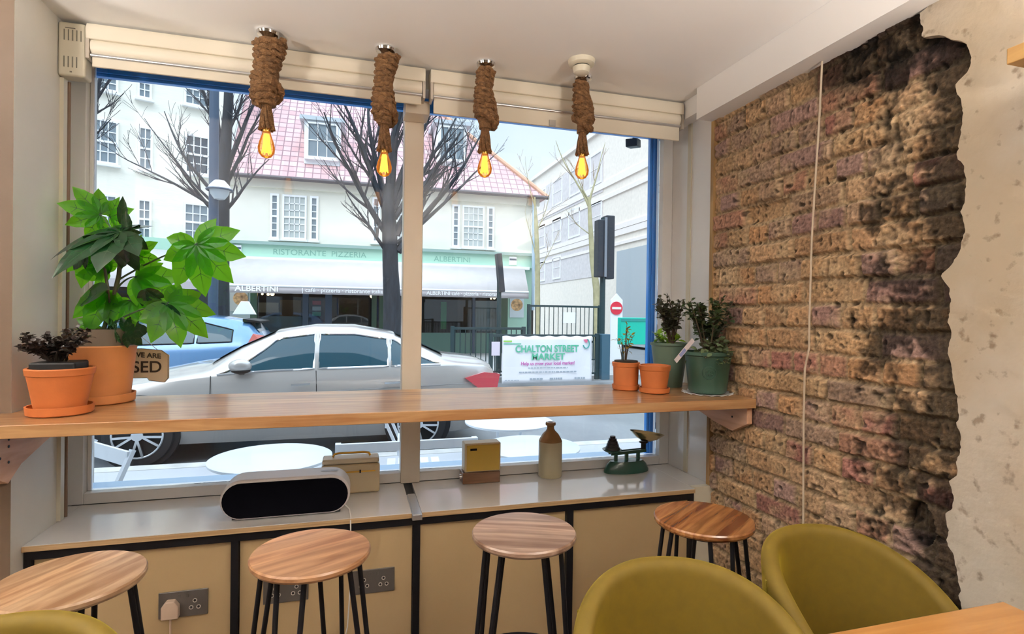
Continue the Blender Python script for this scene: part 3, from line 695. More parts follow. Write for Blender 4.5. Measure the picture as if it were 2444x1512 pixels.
palm((303, 560), 88, .080, 1, 0, 10, 30, matl=LEAF_SHADED, Y=2.04, width=.26, droop=.1)
palm((318, 608), 10, .085, 6, 210, 25, 0, Y=2.13, width=.36, stem_from=PP(284, 650))
palm((322, 660), -28, .155, 5, 120, 12, 0, Y=2.07, width=.36, stem_from=PP(278, 690))
palm((400, 722), -35, .165, 7, 210, 0, -35, Y=2.02, width=.37, droop=.4, stem_from=PP(266, 772))
palm((398, 724), -100, .125, 3, 80, -20, 10, matl=LEAF_SHADED, Y=2.01, width=.34)
palm((258, 690), 190, .195, 1, 0, -38, 35, matl=LEAF_SHADED, Y=2.03, width=.26, droop=.15, stem_from=PP(262, 730))
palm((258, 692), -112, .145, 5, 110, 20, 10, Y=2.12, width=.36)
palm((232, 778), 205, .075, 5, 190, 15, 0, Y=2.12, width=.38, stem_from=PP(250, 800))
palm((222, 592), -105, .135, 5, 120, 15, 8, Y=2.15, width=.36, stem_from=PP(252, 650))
palm((205, 600), 200, .095, 4, 120, -25, 8, matl=LEAF_SHADED, Y=2.08, width=.34)
palm((312, 716), -92, .105, 5, 150, 15, 0, Y=2.11, width=.38, stem_from=PP(268, 745))
palm((262, 650), 150, .105, 5, 150, 20, 0, Y=2.15, width=.36)
palm((345, 690), -65, .110, 3, 80, -18, 14, matl=LEAF_SHADED, Y=2.05, width=.36)
palm((275, 790), -170, .07, 5, 200, -40, 0, matl=LEAF_SHADED, Y=2.06, width=.4)
palm((300, 792), 10, .085, 5, 180, -45, 0, matl=LEAF_SHADED, Y=2.08, width=.4, stem_from=PP(266, 806))

# right-hand pots
c = Vector((1.098, 2.088, WT+.0005))
t = thing('potted_seedling', c, 'terracotta pot with a yellowing twiggy seedling, left of the empty terracotta pot', 'potted plant')
MB().lathe(saucer(.055, .022, c.z), (c.x, c.y, 0), 40).build('saucer', TERRA, t)
MB().lathe(pot_prof(.108, .056, .050, .003, .020, z=c.z+.008), (c.x, c.y, 0), 40).build('pot', TERRA, t)
MB().lathe([(.0001, c.z+.112), (.047, c.z+.112), (.049, c.z+.122), (.0001, c.z+.122)], (c.x, c.y, 0), 30).build('soil', SOIL, t)
shrub(t, (c.x-.008, c.y, c.z+.12), 7, .165, .05, .017, leafmat('yellow_leaf', (.45, .27, .03), (.7, .5, .05), .35), STEM, 8, per=9, fat=.6)
c = Vector((1.172, 1.985, WT+.0005))
t = thing('terracotta_pot', c, 'empty bright terracotta pot on a matching saucer at the front right of the counter', 'plant pot')
MB().lathe(saucer(.060, .022, c.z), (c.x, c.y, 0), 40).build('saucer', TERRA, t)
MB().lathe(pot_prof(.104, .062, .048, .003, .022, z=c.z+.008), (c.x, c.y, 0), 40).build('pot', TERRA, t)
c = Vector((1.345, 2.155, WT+.0005))
t = thing('potted_bush', c, 'tall grey green bucket pot with a sparse dark leaved bush beside the window frame', 'potted plant')
MB().lathe([(.0001, c.z), (.056, c.z), (.078, c.z+.178), (.083, c.z+.182), (.083, c.z+.192), (.078, c.z+.193), (.074, c.z+.178), (.0001, c.z+.172)], (c.x, c.y, 0), 40).build('pot', GREENPOT2, t)
shrub(t, (c.x-.0, c.y, c.z+.175), 9, .05, .075, .026, leafmat('lime_leaf', (.22, .40, .03), (.5, .8, .05), .4), GSTEM, 12, per=10)
lf = shrub(t, (c.x+.01, c.y, c.z+.19), 16, .215, .075, .018, leafmat('bush_leaf', (.05, .055, .03), (.12, .12, .03), .25), STEM, 13, lean=(-.16, 0), per=38, wide=.42)
# scalloped doily and large green pot
c = Vector((1.378, 1.925, WT+.0005))
mb = MB(); N = 96; ring0 = []; 
for rr_, zz in ((.0001, .001), (.07, .001), (.085, .0015), (.097, .004)):
    for k in range(N):
        th = 2*math.pi*k/N; r_ = rr_*(1+(.05*math.cos(th*14) if rr_ > .09 else 0)); ring0.append((c.x+r_*math.cos(th), c.y+r_*math.sin(th), c.z+zz+(.003*math.cos(th*14) if rr_ > .09 else 0)))
mb.add(ring0, [(i*N+k, i*N+(k+1) % N, (i+1)*N+(k+1) % N, (i+1)*N+k) for i in range(3) for k in range(N)])
o = mb.build('scalloped_plate', mat('white_ceramic', (.8, .8, .8), .3), origin=c); md = o.modifiers.new('s', 'SOLIDIFY'); md.thickness = .0012; md.offset = 1
tag(o, 'white scalloped edge plate under the large dark green pot', 'plate')
c = Vector((1.378, 1.925, WT+.0045))
t = thing('potted_trailing_plant', c, 'large dark green embossed pot with a trailing small leaved plant beside the brick wall', 'potted plant')
MB().lathe([(.0001, c.z), (.066, c.z), (.074, c.z+.010), (.089, c.z+.148), (.095, c.z+.152), (.095, c.z+.164), (.090, c.z+.166), (.085, c.z+.15), (.0001, c.z+.145)], (c.x, c.y, 0), 48).build('pot', GREENPOT, t)
mb = MB(); 
for rr_, tr_ in ((.026, .0022), (.016, .002)):
    P_ = []
    for k in range(28):
        th = 2*math.pi*k/28; u = rr_*math.cos(th); v = rr_*math.sin(th)+.085; Rr = .074+(v-.01)*.109+.0005; an = math.atan2(-1, -.62)+u/Rr
        P_.append((c.x+Rr*math.cos(an), c.y+Rr*math.sin(an), c.z+v))
    mb.tube(P_, tr_, 6, closed=True)
for k in range(5):
    an = math.atan2(-1, -.62)+(k-2)*.07; v = .085+.006*((k % 2)*2-1); Rr = .0825
    mb.ball((c.x+Rr*math.cos(an), c.y+Rr*math.sin(an), c.z+v), .004, 8)
mb.build('embossed_motif', GREENPOT, t)
GL = leafmat('trailing_leaf', (.045, .075, .035), (.12, .2, .04), .25)
shrub(t, (c.x+.0, c.y, c.z+.155), 24, .225, .10, .019, GL, STEM, 23, lean=(-.02, -.05), per=38, wide=.42)
lf = shrub(t, (c.x, c.y-.01, c.z+.165), 26, .06, .115, .022, leafmat('pale_trailing_leaf', (.14, .19, .10), (.2, .3, .06), .25), STEM, 31, lean=(0, -.2), per=16, droop=1.7, wide=.42)
mb = MB(); q0, q1 = at_y(1612, 862, 1.84), at_y(1655, 810, 1.86); d = (q1-q0).normalized(); s_ = Vector((d.z, 0, -d.x))*.009
mb.slab([q0-s_, q0+s_, q1+s_, q1-s_], (0, .0008, 0)); o = mb.build('plant_label', mat('plant_card', (.78, .72, .74), .5)); 
mb = MB(); m0 = q0.lerp(q1, .25); m1 = q0.lerp(q1, .55); s2 = s_*.75; off = Vector((0, -.0006, 0)); mb.add([m0-s2+off, m0+s2+off, m1+s2+off, m1-s2+off], [(0, 1, 2, 3)]); 
oc = mb.build('printed_picture', mat('card_print', (.30, .34, .62), .5), o)
tag(o, 'small printed plant care label leaning out of the dark green pot', 'label')

# ================================================================== THINGS ON THE WINDOW BENCH
zs = SILL+.0005
spk = thing('speaker', (-.222, 2.12, zs), 'long white wireless speaker with a black rounded front on the window bench', 'speaker')
def stadium(x0, x1, z0, z1, y, n_=14):
    r_ = (z1-z0)/2; P_ = []
    for i in range(n_+1): a = -math.pi/2+math.pi*i/n_; P_.append((x1-r_+r_*math.cos(a), y, (z0+z1)/2+r_*math.sin(a)))
    for i in range(n_+1): a = math.pi/2+math.pi*i/n_; P_.append((x0+r_+r_*math.cos(a), y, (z0+z1)/2+r_*math.sin(a)))
    return P_
MB().slab(stadium(-.436, -.006, zs+.004, zs+.142, 2.078), (0, .115, 0)).build('body', mat('white_plastic', (.80, .77, .77), .35), spk, bevel=.010, seg=4)
MB().slab(stadium(-.428, -.014, zs+.011, zs+.132, 2.0735), (0, .006, 0)).build('grille', mat('black_mesh', (.002, .002, .004), .9, spec=.05), spk, bevel=.002)
MB().lathe([(.0001, zs+.1415), (.030, zs+.1415), (.032, zs+.1428), (.0001, zs+.1432)], (-.08, 2.135, 0), 30, 1, .35).build('control_button', mat('grey_button', (.45, .47, .52), .4), spk)
mb = B(-.40, 2.10, zs, -.30, 2.17, zs+.006); mb.box(-.14, 2.10, zs, -.04, 2.17, zs+.006); mb.build('foot', mat('rubber', (.1, .1, .1), .7), spk)
cpts = [(-.03, 2.10, zs+.03), (-.008, 2.06, zs+.02), (-.004, 2.025, zs+.006), (-.003, 2.010, zs-.03), (.0, 2.008, zs-.2), (-.01, 2.015, zs-.38), (-.06, 2.02, zs-.6)]
MB().tube(cpts, .0022, 8).build('power_cord', PAPER, spk)

rd = thing('portable_radio', (0, 2.33, zs), 'cream retro box radio with a top handle and gold stripe behind the speaker', 'radio')
IV = mat('ivory_enamel', (.62, .50, .31), .3, coat=.3); IV2 = mat('ivory_lid', (.74, .64, .46), .3)
B(-.118, 2.290, zs, .108, 2.378, zs+.118).build('body', IV, rd, bevel=.010, seg=3)
B(-.115, 2.293, zs+.119, .105, 2.375, zs+.140).build('lid', IV2, rd, bevel=.008, seg=3)
GOLD = mat('gold_trim', (.75, .43, .07), .3, 1)
mb = B(-.095, 2.2872, zs+.086, .09, 2.2895, zs+.091); mb.build('gold_stripe', GOLD, rd)
mb = B(-.098, 2.286, zs+.068, -.072, 2.2895, zs+.090); mb.build('latch', GOLD, rd); mb = B(.028, 2.286, zs+.083, .034, 2.2895, zs+.095); mb.build('dial_pointer', BLACKP, rd)
mb = MB(); mb.tube([(-.075, 2.334, zs+.141), (-.07, 2.334, zs+.152), (-.05, 2.334, zs+.155), (.045, 2.334, zs+.155), (.065, 2.334, zs+.152), (.07, 2.334, zs+.141)], .0045, 8); mb.build('handle', GOLD, rd)

r2_ = thing('table_radio', (.536, 2.34, zs), 'small yellow faced vintage box with brown wooden base on the window bench', 'radio')
B(.452, 2.303, zs, .616, 2.378, zs+.048).build('wooden_base', wood('dark_walnut', (.12, .055, .025), (.24, .12, .06), (1, 10, 10), .35, 0, .3), r2_, bevel=.003)
B(.460, 2.306, zs+.0485, .619, 2.376, zs+.172).build('casing', mat('cream_case', (.74, .62, .40), .35), r2_, bevel=.006, seg=3)
B(.468, 2.3035, zs+.054, .612, 2.306, zs+.165).build('front_panel', mat('mustard_panel', (.62, .42, .07), .4), r2_, bevel=.001)
B(.483, 2.3015, zs+.142, .512, 2.3035, zs+.151).build('badge', BLACKP, r2_)
MB().cyl((.452, 2.325, zs+.028), (.441, 2.325, zs+.028), .010, n=16).build('side_knob', CHROME, r2_)

t = thing('stoneware_bottle', (.858, 2.345, zs), 'cream stoneware bottle with a brown shoulder on the window bench', 'bottle')
bx = (.858, 2.338, zs)
MB().lathe([(.0001, 0), (.050, 0), (.053, .004), (.053, .150), (.0525, .158)], bx, 40).build('body', mat('salt_glaze', (.60, .54, .36), .28, var=.06, vscale=6), t)
MB().lathe([(.0525, .158), (.050, .166), (.036, .190), (.021, .205), (.016, .214), (.016, .226), (.0225, .230), (.0235, .238), (.021, .243), (.012, .243), (.011, .225), (.0001, .224)], bx, 40).build('neck', mat('brown_glaze', (.36, .20, .085), .25, var=.15, vscale=10), t)

k = thing('kitchen_scale', (1.235, 2.335, zs), 'green cast iron balance scale with black weights and a brass pan', 'scale')
IRON = mat('green_iron', (.018, .075, .055), .3, coat=.3); sx0 = 1.232; sy = 2.325
mb = MB(); mb.lathe([(.0001, 0), (.112, 0), (.113, .008), (.100, .035), (.083, .052), (.0001, .056)], (sx0, sy, zs), 40, 1, .42); mb.build('base', IRON, k)
for xx in (-.055, .0, .060): MB().box(sx0+xx-.008, sy-.006, zs+.045, sx0+xx+.008, sy+.006, zs+.085).build('column', IRON, k, bevel=.002)
MB().bar((sx0-.085, sy-.012, zs+.088), (sx0+.095, sy-.012, zs+.095), .006, .014).build('beam', IRON, k); MB().bar((sx0-.085, sy+.014, zs+.088), (sx0+.095, sy+.014, zs+.095), .006, .014).build('beam', IRON, k)
MB().lathe([(.0001, .096), (.030, .096), (.043, .104), (.045, .108), (.0001, .103)], (sx0-.075, sy, zs), 30).build('weight_plate', IRON, k)
MB().lathe([(.0001, .098), (.012, .098), (.012, .125), (.022, .131), (.018, .136), (.0001, .136)], (sx0+.088, sy, zs), 24).build('pan_support', BLACKP, k)
MB().lathe([(.004, .136), (.02, .137), (.048, .152), (.072, .176), (.0735, .1765), (.049, .1535), (.02, .139), (.004, .138)], (0, 0, 0), 40, 1.2, .75).build('brass_pan', mat('brass_pan', (.62, .47, .24), .22, 1), k)
pan = [o for o in k.children if o.name.startswith('brass_pan')][0]
for v in pan.data.vertices:
    v.co = v.co+ORG[k]; q = Vector((v.co.x, v.co.y, v.co.z-.136)); q = Matrix.Rotation(R(9), 3, 'Y') @ q; v.co = q+Vector((sx0+.100, sy, zs+.136))-ORG[k]
IRB = mat('black_iron', (.015, .015, .02), .35)
z_ = zs+.1045
for i_, (rw, hw) in enumerate(((.034, .015), (.029, .014), (.024, .013), (.019, .012), (.013, .011))):
    o = MB().lathe([(.0001, 0), (rw*.95, 0), (rw, .003), (rw*.94, hw-.001), (.0001, hw-.0002)], (sx0-.072, sy, z_), 30).build('scale_weight', IRB)
    tag(o, ['largest black iron weight at the bottom of the stack on the green scale', 'second lowest black iron weight in the stack on the green scale', 'middle black iron weight in the stack on the green scale', 'second highest black iron weight in the stack on the green scale', 'smallest black iron weight on top of the stack on the green scale'][i_], 'weight', 'stacked scale weights'); z_ += hw

# ---- sockets
SOCK = mat('grey_metal_plate', (.14, .13, .12), .35, .6)
def socket(x, z):
    y = 2.0448; w2, h2 = .073, .043
    t = thing('wall_socket', (x, y, z), '', 'socket', 'double wall sockets on the cream bench panels')
    B(x-w2, y-.006, z-h2, x+w2, y, z+h2).build('face_plate', SOCK, t, bevel=.002)
    for sx in (-.034, .034):
        mb = MB()
        for dx, dz in ((0, .008), (-.011, -.014), (.011, -.014)):
            P_ = [(x+sx+dx+.0058*math.cos(2*math.pi*q/16), y-.0066, z+dz+.0058*math.sin(2*math.pi*q/16)) for q in range(16)]; mb.tube(P_, .0012, 5, closed=True)
        mb.build('pin_surround', mat('socket_white', (.62, .58, .52), .5), t)
        mb = MB()
        for dx, dz in ((0, .008), (-.011, -.014), (.011, -.014)): mb.box(x+sx+dx-.0022, y-.0064, z+dz-.003, x+sx+dx+.0022, y-.0061, z+dz+.003)
        mb.build('pin_hole', BLACKP, t)
    for sx in (-.012, .012): B(x+sx-.004, y-.0085, z+.022, x+sx+.004, y-.0055, z+.034).build('switch', SOCK, t, bevel=.001)
    return t
s1 = at_y(439, 1438, 2.045); s2_ = at_y(683, 1405, 2.045); s3 = at_y(892, 1384, 2.045)
t1 = socket(s1.x, s1.z); t1['label'] = 'grey double socket with a plug in it, on the panel right of the pale stool'
t2 = socket(s2_.x, s2_.z); t2['label'] = 'grey double socket seen under the left edge of the honey coloured stool'
t3 = socket(s3.x, s3.z); t3['label'] = 'grey double socket seen behind the right legs of the honey coloured stool'
pg = thing('power_plug', (s1.x-.034, 2.035, s1.z-.01), 'pinkish white mains plug pushed into the leftmost grey socket', 'plug')
mb = MB(); px_, pz_ = s1.x-.034, s1.z-.006
mb.slab([(px_-.025, 2.0125, pz_-.030), (px_+.025, 2.0125, pz_-.030), (px_+.025, 2.0125, pz_+.010), (px_+.012, 2.0125, pz_+.028), (px_-.012, 2.0125, pz_+.028), (px_-.025, 2.0125, pz_+.010)], (0, .0255, 0)); mb.build('plug_body', mat('plug_white', (.66, .50, .38), .4), pg, bevel=.004)
MB().tube([(px_, 2.026, pz_-.031), (px_, 2.026, pz_-.06), (px_+.004, 2.028, pz_-.2), (px_-.02, 2.028, pz_-.42)], .0032, 8).build('cord', MATS['plug_white'], pg)

# ---- closed sign on the glass
sg = thing('closed_sign', (-.86, 2.36, 1.1), 'wooden scroll shaped closed sign hanging on a string behind the terracotta pot', 'sign')
ys = 2.365; cx_ = at_y(310, 870, ys).x; zt_ = at_y(340, 835, ys).z; zb_ = at_y(340, 905, ys).z; hw = .128; zm = (zt_+zb_)/2
P_ = [(cx_-hw, ys, zb_+.012), (cx_-hw*.5, ys, zb_-.008), (cx_-hw*.45, ys, zb_+.006), (cx_+hw*.45, ys, zb_+.006), (cx_+hw*.5, ys, zb_-.004), (cx_+hw*.9, ys, zb_-.012), (cx_+hw, ys, zb_+.004), (cx_+hw, ys, zt_-.02), (cx_+hw*.8, ys, zt_), (cx_+hw*.3, ys, zt_+.006), (cx_-hw*.3, ys, zt_+.006), (cx_-hw*.8, ys, zt_), (cx_-hw, ys, zt_-.02)]
MB().slab(P_, (0, .006, 0)).build('board', mat('sign_wood', (.78, .62, .45), .6, var=.05), sg)
INK = mat('sign_ink', (.05, .03, .02), .6)
MB().text('WE ARE', .026, (cx_+.055, ys-.0008, zt_-.028), (1, 0, -.08), (0, 0, 1), depth=.0005, bold=.0006).build('lettering', INK, sg)
MB().text('CLOSED', .060, (cx_-.004, ys-.0008, zm-.028), (1, 0, 0), (0, 0, 1), depth=.0005, bold=.0008, squash=.98).build('lettering', INK, sg)
mb = MB(); mb.tube([(p_[0]*.985+cx_*.015, ys-.0008, p_[2]) for p_ in P_], .0009, 5, closed=True); mb.build('border', INK, sg)
MB().tube([(cx_-.075, ys+.003, zt_), (cx_-.02, ys+.012, zt_+.10), (cx_+.095, ys+.003, zt_-.005)], .0012, 6).build('string', PAPER, sg)


for i_, (x_, y_) in enumerate(FILL_POS):  # bodies for the added fill lights, invented and never in view
    t = thing('fill_lamp', (x_, y_, 0), 'added fill lamp, unseen, shaped as a white bowl uplighter out of view', 'floor lamp', 'added fill lamps')
    MB().lathe([(.0001, 0), (.14, 0), (.14, .015), (.02, .03), (.0001, .03)], (x_, y_, 0), 32).build('base', STEEL, t)
    MB().cyl((x_, y_, .03), (x_, y_, 1.66), .014, n=12).build('pole', STEEL, t)
    MB().lathe([(.0001, 1.655), (.06, 1.66), (.17, 1.71), (.22, 1.78), (.212, 1.782), (.165, 1.72), (.06, 1.672), (.0001, 1.668)], (x_, y_, 0), 36).build('bowl', mat('fill_lamp_bowl', (.8, .78, .74), .4), t)

# ================================================================== OUTSIDE
PAVE = mat('paving', (.42, .43, .45), .75, var=.12, vscale=1.5, bump=.2, bscale=30)
ROADM = mat('wet_tarmac', (.20, .21, .22), .42, var=.2, vscale=.8, bump=.2, bscale=60)
RZ = -.24
struct(B(-30, 2.61, GR-.3, 30, 5.78, GR).build('ground_pavement', PAVE))
struct(B(-30, 5.78, GR-.3, 30, 5.95, GR+.004).build('ground_kerb', mat('granite_kerb', (.52, .51, .48), .7, var=.15, vscale=6)))
struct(B(-40, 5.95, RZ-.3, 60, 90, RZ).build('ground_road', ROADM))
struct(B(-40, 12.35, RZ, 7.6, 21, GR).build('ground_far_pavement', mat('far_paving', (.36, .36, .35), .75, var=.12, vscale=1.2)))
struct(B(7.6, 12.35, RZ, 13, 13.6, GR).build('ground_crossing', MATS['far_paving']))

CREAMW = mat('cream_render', (.80, .77, .67), .8, var=.03, vscale=2)
IVW = mat('ivory_brickwork', (.84, .81, .70), .8, var=.04, vscale=3, bump=.4, bscale=12, stretch=(.5, .5, 2.2))
WFR = mat('window_white', (.84, .85, .86), .5)
PANE = mat('dim_window_glass', (.20, .25, .28), .08, coat=.5)
PANED = mat('dark_window_glass', (.05, .07, .09), .06, coat=.5)
NET = mat('net_curtain_glass', (.48, .52, .50), .15, var=.1, vscale=4, coat=.4)
def fwin(parent, O, ex, a0, a1, z0, z1, cols, rows, pane=PANE, fr=.06, n=None, mid=True, sill=True, mun=.028, name='window'):
    """a sash window in a facade: O origin, ex unit vector along the wall, n outward normal"""
    O, ex = Vector(O), Vector(ex).normalized(); n = Vector(n) if n is not None else Vector((ex.y, -ex.x, 0)); ez = Vector((0, 0, 1))
    def W3(a, z, d): return O+ex*a+ez*(z-O.z)+n*d
    def bx(mb, a, b_, z, zz, d0, d1): mb.hexa([W3(a, z, d0), W3(b_, z, d0), W3(b_, z, d1), W3(a, z, d1)], [W3(a, zz, d0), W3(b_, zz, d0), W3(b_, zz, d1), W3(a, zz, d1)])
    mb = MB(); bx(mb, a0-fr, a0, z0-fr, z1+fr, .01, .07); bx(mb, a1, a1+fr, z0-fr, z1+fr, .01, .07); bx(mb, a0, a1, z1, z1+fr, .01, .07); bx(mb, a0, a1, z0-fr, z0, .01, .07)
    if mid: bx(mb, a0, a1, (z0+z1)/2-.03, (z0+z1)/2+.03, .012, .065)
    for i in range(1, cols): x_ = a0+(a1-a0)*i/cols; bx(mb, x_-mun/2, x_+mun/2, z0, z1, .012, .05)
    for j in range(1, rows):
        if mid and j*2 == rows: continue
        z_ = z0+(z1-z0)*j/rows; bx(mb, a0, a1, z_-mun/2, z_+mun/2, .012, .05)
    if sill: bx(mb, a0-.12, a1+.12, z0-fr-.07, z0-fr, .0, .14)
    f = mb.build(name, WFR, parent); mb = MB(); bx(mb, a0+.001, a1-.001, z0+.001, z1-.001, .005, .022); mb.build('pane', pane, f); return f

# ---- cream house with the pink tiled roof and the shop below (stands 20 m away across the street)
HY = 20.0
hs = thing('corner_house', (1.2, 23.5, GR), 'cream two storey corner house with pink tiled roof above the mint shop front', 'building')
hx0, hx1, ez_ = -4.0, 6.55, at_y(900, 446, HY).z
hx1 = 6.62
B(hx0, HY, GR+3.1, hx1, 28, ez_).build('wall', CREAMW, hs)
tile = mat('pink_roof_tiles', (.60, .38, .36), .7); nn_ = tile.node_tree
tc_ = nn_.nodes.new('ShaderNodeTexCoord'); sx_ = nn_.nodes.new('ShaderNodeSeparateXYZ'); cb = nn_.nodes.new('ShaderNodeCombineXYZ'); bt = nn_.nodes.new('ShaderNodeTexBrick')
nn_.links.new(tc_.outputs['Object'], sx_.inputs[0]); nn_.links.new(sx_.outputs['X'], cb.inputs['X']); nn_.links.new(sx_.outputs['Z'], cb.inputs['Y']); nn_.links.new(cb.outputs[0], bt.inputs['Vector'])
bt.inputs['Scale'].default_value = 1; bt.inputs['Brick Width'].default_value = .26; bt.inputs['Row Height'].default_value = .22; bt.inputs['Mortar Size'].default_value = .018
bt.inputs['Color1'].default_value = (.70, .46, .45, 1); bt.inputs['Color2'].default_value = (.58, .33, .33, 1); bt.inputs['Mortar'].default_value = (.28, .17, .19, 1); bt.offset = 0
nn_.links.new(bt.outputs['Color'], nn_.nodes['Principled BSDF'].inputs['Base Color'])
e_ = .35; rz = ez_+5.4; ry = HY+4.6
mb = MB(); A0, A1 = Vector((hx0-.02, HY-e_, ez_-.02)), Vector((hx1+e_, HY-e_, ez_-.02)); Bk0, Bk1 = Vector((hx0-.02, 28+e_, ez_-.02)), Vector((hx1+e_, 28+e_, ez_-.02)); T0, T1 = Vector((hx0-.02, ry-.3, rz)), Vector((hx1-4.6, ry-.3, rz))
mb.add([A0, A1, T1, T0], [(0, 1, 2, 3)]); mb.add([Bk0, Bk1, T1, T0], [(3, 2, 1, 0)]); mb.add([A1, Bk1, T1], [(0, 1, 2)]); mb.add([A0, A1, Bk1, Bk0], [(3, 2, 1, 0)]); mb.add([A0, T0, Bk0], [(0, 1, 2)])
rf = mb.build('roof', tile, hs, smooth=0)
MB().tube([A1+Vector((0, 0, .03)), T1+Vector((0, 0, .05))], .09, 8).build('hip_ridge', mat('orange_ridge', (.62, .36, .24), .7), rf)
MB().tube([A0+Vector((0, -.03, .0)), A1+Vector((.03, -.03, 0))], .07, 8).build('gutter', mat('dark_gutter', (.07, .06, .07), .5), hs)
B(hx0+.01, HY-.14, ez_-.30, hx1+.1, HY-.001, ez_-.03).build('eaves_board', mat('eaves_cream', (.72, .69, .58), .7), hs)
slope = (rz-ez_)/(ry-.3-HY+e_)
def dormer(xa, xb, za, zb):
    # za, zb heights of the dormer face; it stands where its foot meets the roof
    yf = HY-e_+(za-ez_)/slope-.05; yb = HY-e_+(zb-ez_)/slope+.6
    d_ = B(xa, yf, za-.05, xb, yb, zb).build('dormer', WFR, hs)
    B(xa-.15, yf-.12, zb, xb+.15, yb+.3, zb+.14).build('dormer_roof', mat('lead_grey', (.50, .55, .58), .6), d_)
    w_ = (xb-xa)
    fwin(hs, (xa, yf, za), (1, 0, 0), w_*.12, w_*.88, za+.22, zb-.12, 3, 2, PANE, n=(0, -1, 0), mid=False, name='dormer_window')
def dpos(px0, px1, pt, pb):
    # plane guess: iterate for the depth at which the dormer foot touches the roof
    y_ = 21.5
    for _ in range(12):
        z_ = at_y((px0+px1)/2, pb, y_).z; y_ = HY-e_+(z_-ez_)/slope
    a, b_ = at_y(px0, pb, y_), at_y(px1, pb, y_); c_ = at_y((px0+px1)/2, pt, y_); return a.x, b_.x, a.z, c_.z
dormer(*dpos(726, 812, 292, 388)); dormer(*dpos(1042, 1112, 300, 392))
for (xa, xb, ya, yb, s_) in ((678, 728, 472, 566, 1), (918, 962, 480, 575, 1), (1106, 1152, 497, 586, 1)):
    p0, p1 = at_y(xa, yb, HY), at_y(xb, ya, HY); O = (0, HY, 0)
    fwin(hs, O, (1, 0, 0), p0.x, p1.x, p0.z, p1.z, 4, 6, NET, n=(0, -1, 0))
    for sg_ in (-1, 1):
        cx = (p0.x+p1.x)/2+sg_*((p1.x-p0.x)/2+.30); fwin(hs, O, (1, 0, 0), cx-.07, cx+.07, p0.z, p1.z, 1, 6, PANE, n=(0, -1, 0), fr=.07)
# shop front
MINT = mat('mint_paint', (.42, .66, .52), .5); DGR = mat('dark_green_paint', (.045, .10, .06), .4); NAVY = mat('navy_frame', (.05, .08, .12), .4)
fz0, fz1 = at_y(700, 622, HY).z, at_y(700, 588, HY).z
fz1 = at_y(560, 582, HY).z; fz0 = at_y(560, 611, HY).z
B(hx0, HY-.18, fz0-.05, hx1, HY-.001, fz1).build('fascia_board', MINT, hs)
B(hx0, HY-.30, fz1, hx1, HY-.001, fz1+.10).build('fascia_cornice', mat('cornice_grey', (.30, .42, .38), .6), hs)
B(hx0-.02, HY-.42, fz0-.13, hx1-.35, HY-.181, fz0-.02).build('awning_cassette', WFR, hs)
for px_ in (565, 1224):
    q = at_y(px_, 600, HY-.2); mb = B(q.x-.14, HY-.24, fz0+.05, q.x+.14, HY-.181, fz1-.05); c0 = mb.build('fascia_console', WFR, hs)
    B(q.x-.13, HY-.26, fz0+.22, q.x+.13, HY-.2402, fz0+.28).build('console_stripe', NAVY, c0)
FTX = mat('faded_lettering', (.22, .42, .33), .6)
q = at_y(765, 608, HY-.19); MB().text('RISTORANTE  PIZZERIA', .26, (q.x, HY-.184, fz0+.10), (1, 0, 0), (0, 0, 1), depth=.002, squash=1.1).build('fascia_lettering', FTX, hs)
q = at_y(1080, 618, HY-.19); MB().text('ALBERTINI', .26, (q.x, HY-.184, fz0+.08), (1, 0, 0), (0, 0, 1), depth=.002, squash=1.1).build('fascia_lettering', FTX, hs)
# awning
ay = HY-1.9; az0 = at_y(700, 683, ay).z; az1 = fz0-.10; vz = at_y(700, 700, ay).z; axr = at_y(1262, 690, ay).x; axl = at_y(545, 680, ay).x
AWN = mat('awning_canvas', (.62, .58, .57), .85, var=.04, vscale=3)
aw = thing('shop_awning', ((axl+axr)/2, ay, az0), 'long pale grey shop awning with lettered valance on the cream corner house', 'awning')
mb = MB(); mb.add([(hx0, HY-.42, az1), (hx1-.55, HY-.42, az1), (axr, ay, az0), (axl, ay, az0)], [(0, 3, 2, 1)])
o = mb.build('canopy', AWN, aw); md = o.modifiers.new('s', 'SOLIDIFY'); md.thickness = .02
mb = MB(); N = 60; vs = []
for i in range(N+1):
    x_ = axl+(axr-axl)*i/N; vs += [(x_, ay, az0), (x_, ay-.004, vz-.02+.02*abs(math.sin(i*math.pi/2+.6)))]
mb.add(vs, [(2*i, 2*i+1, 2*i+3, 2*i+2) for i in range(N)]); o = mb.build('valance', mat('valance_canvas', (.48, .44, .45), .85), aw); md = o.modifiers.new('s', 'SOLIDIFY'); md.thickness = .012
MB().tube([(axl, ay, az0), (axr, ay, az0)], .03, 8).build('front_rail', WFR, aw)
q = at_y(562, 690, ay); AT = mat('awning_lettering', (.90, .89, .88), .7)
vh = az0-vz
MB().text('ALBERTINI', vh*1.02, (axl+.18, ay-.016, vz+.05), (1, 0, 0), (0, 0, 1), 'LEFT', .002, .006, 1.15).build('valance_lettering', AT, aw)
MB().text('| café · pizzeria · ristorante italiano ·', vh*.78, (axl+2.05, ay-.016, vz+.06), (1, 0, 0), (0, 0, 1), 'LEFT', .002, .002, 1.1).build('valance_lettering', AT, aw)
MB().text('ALBERTINI café · pizzeria · ristorante', vh*.8, (at_y(1018, 690, ay).x, ay-.016, vz+.06), (1, 0, 0), (0, 0, 1), 'LEFT', .002, .002, .95).build('valance_lettering', AT, aw)
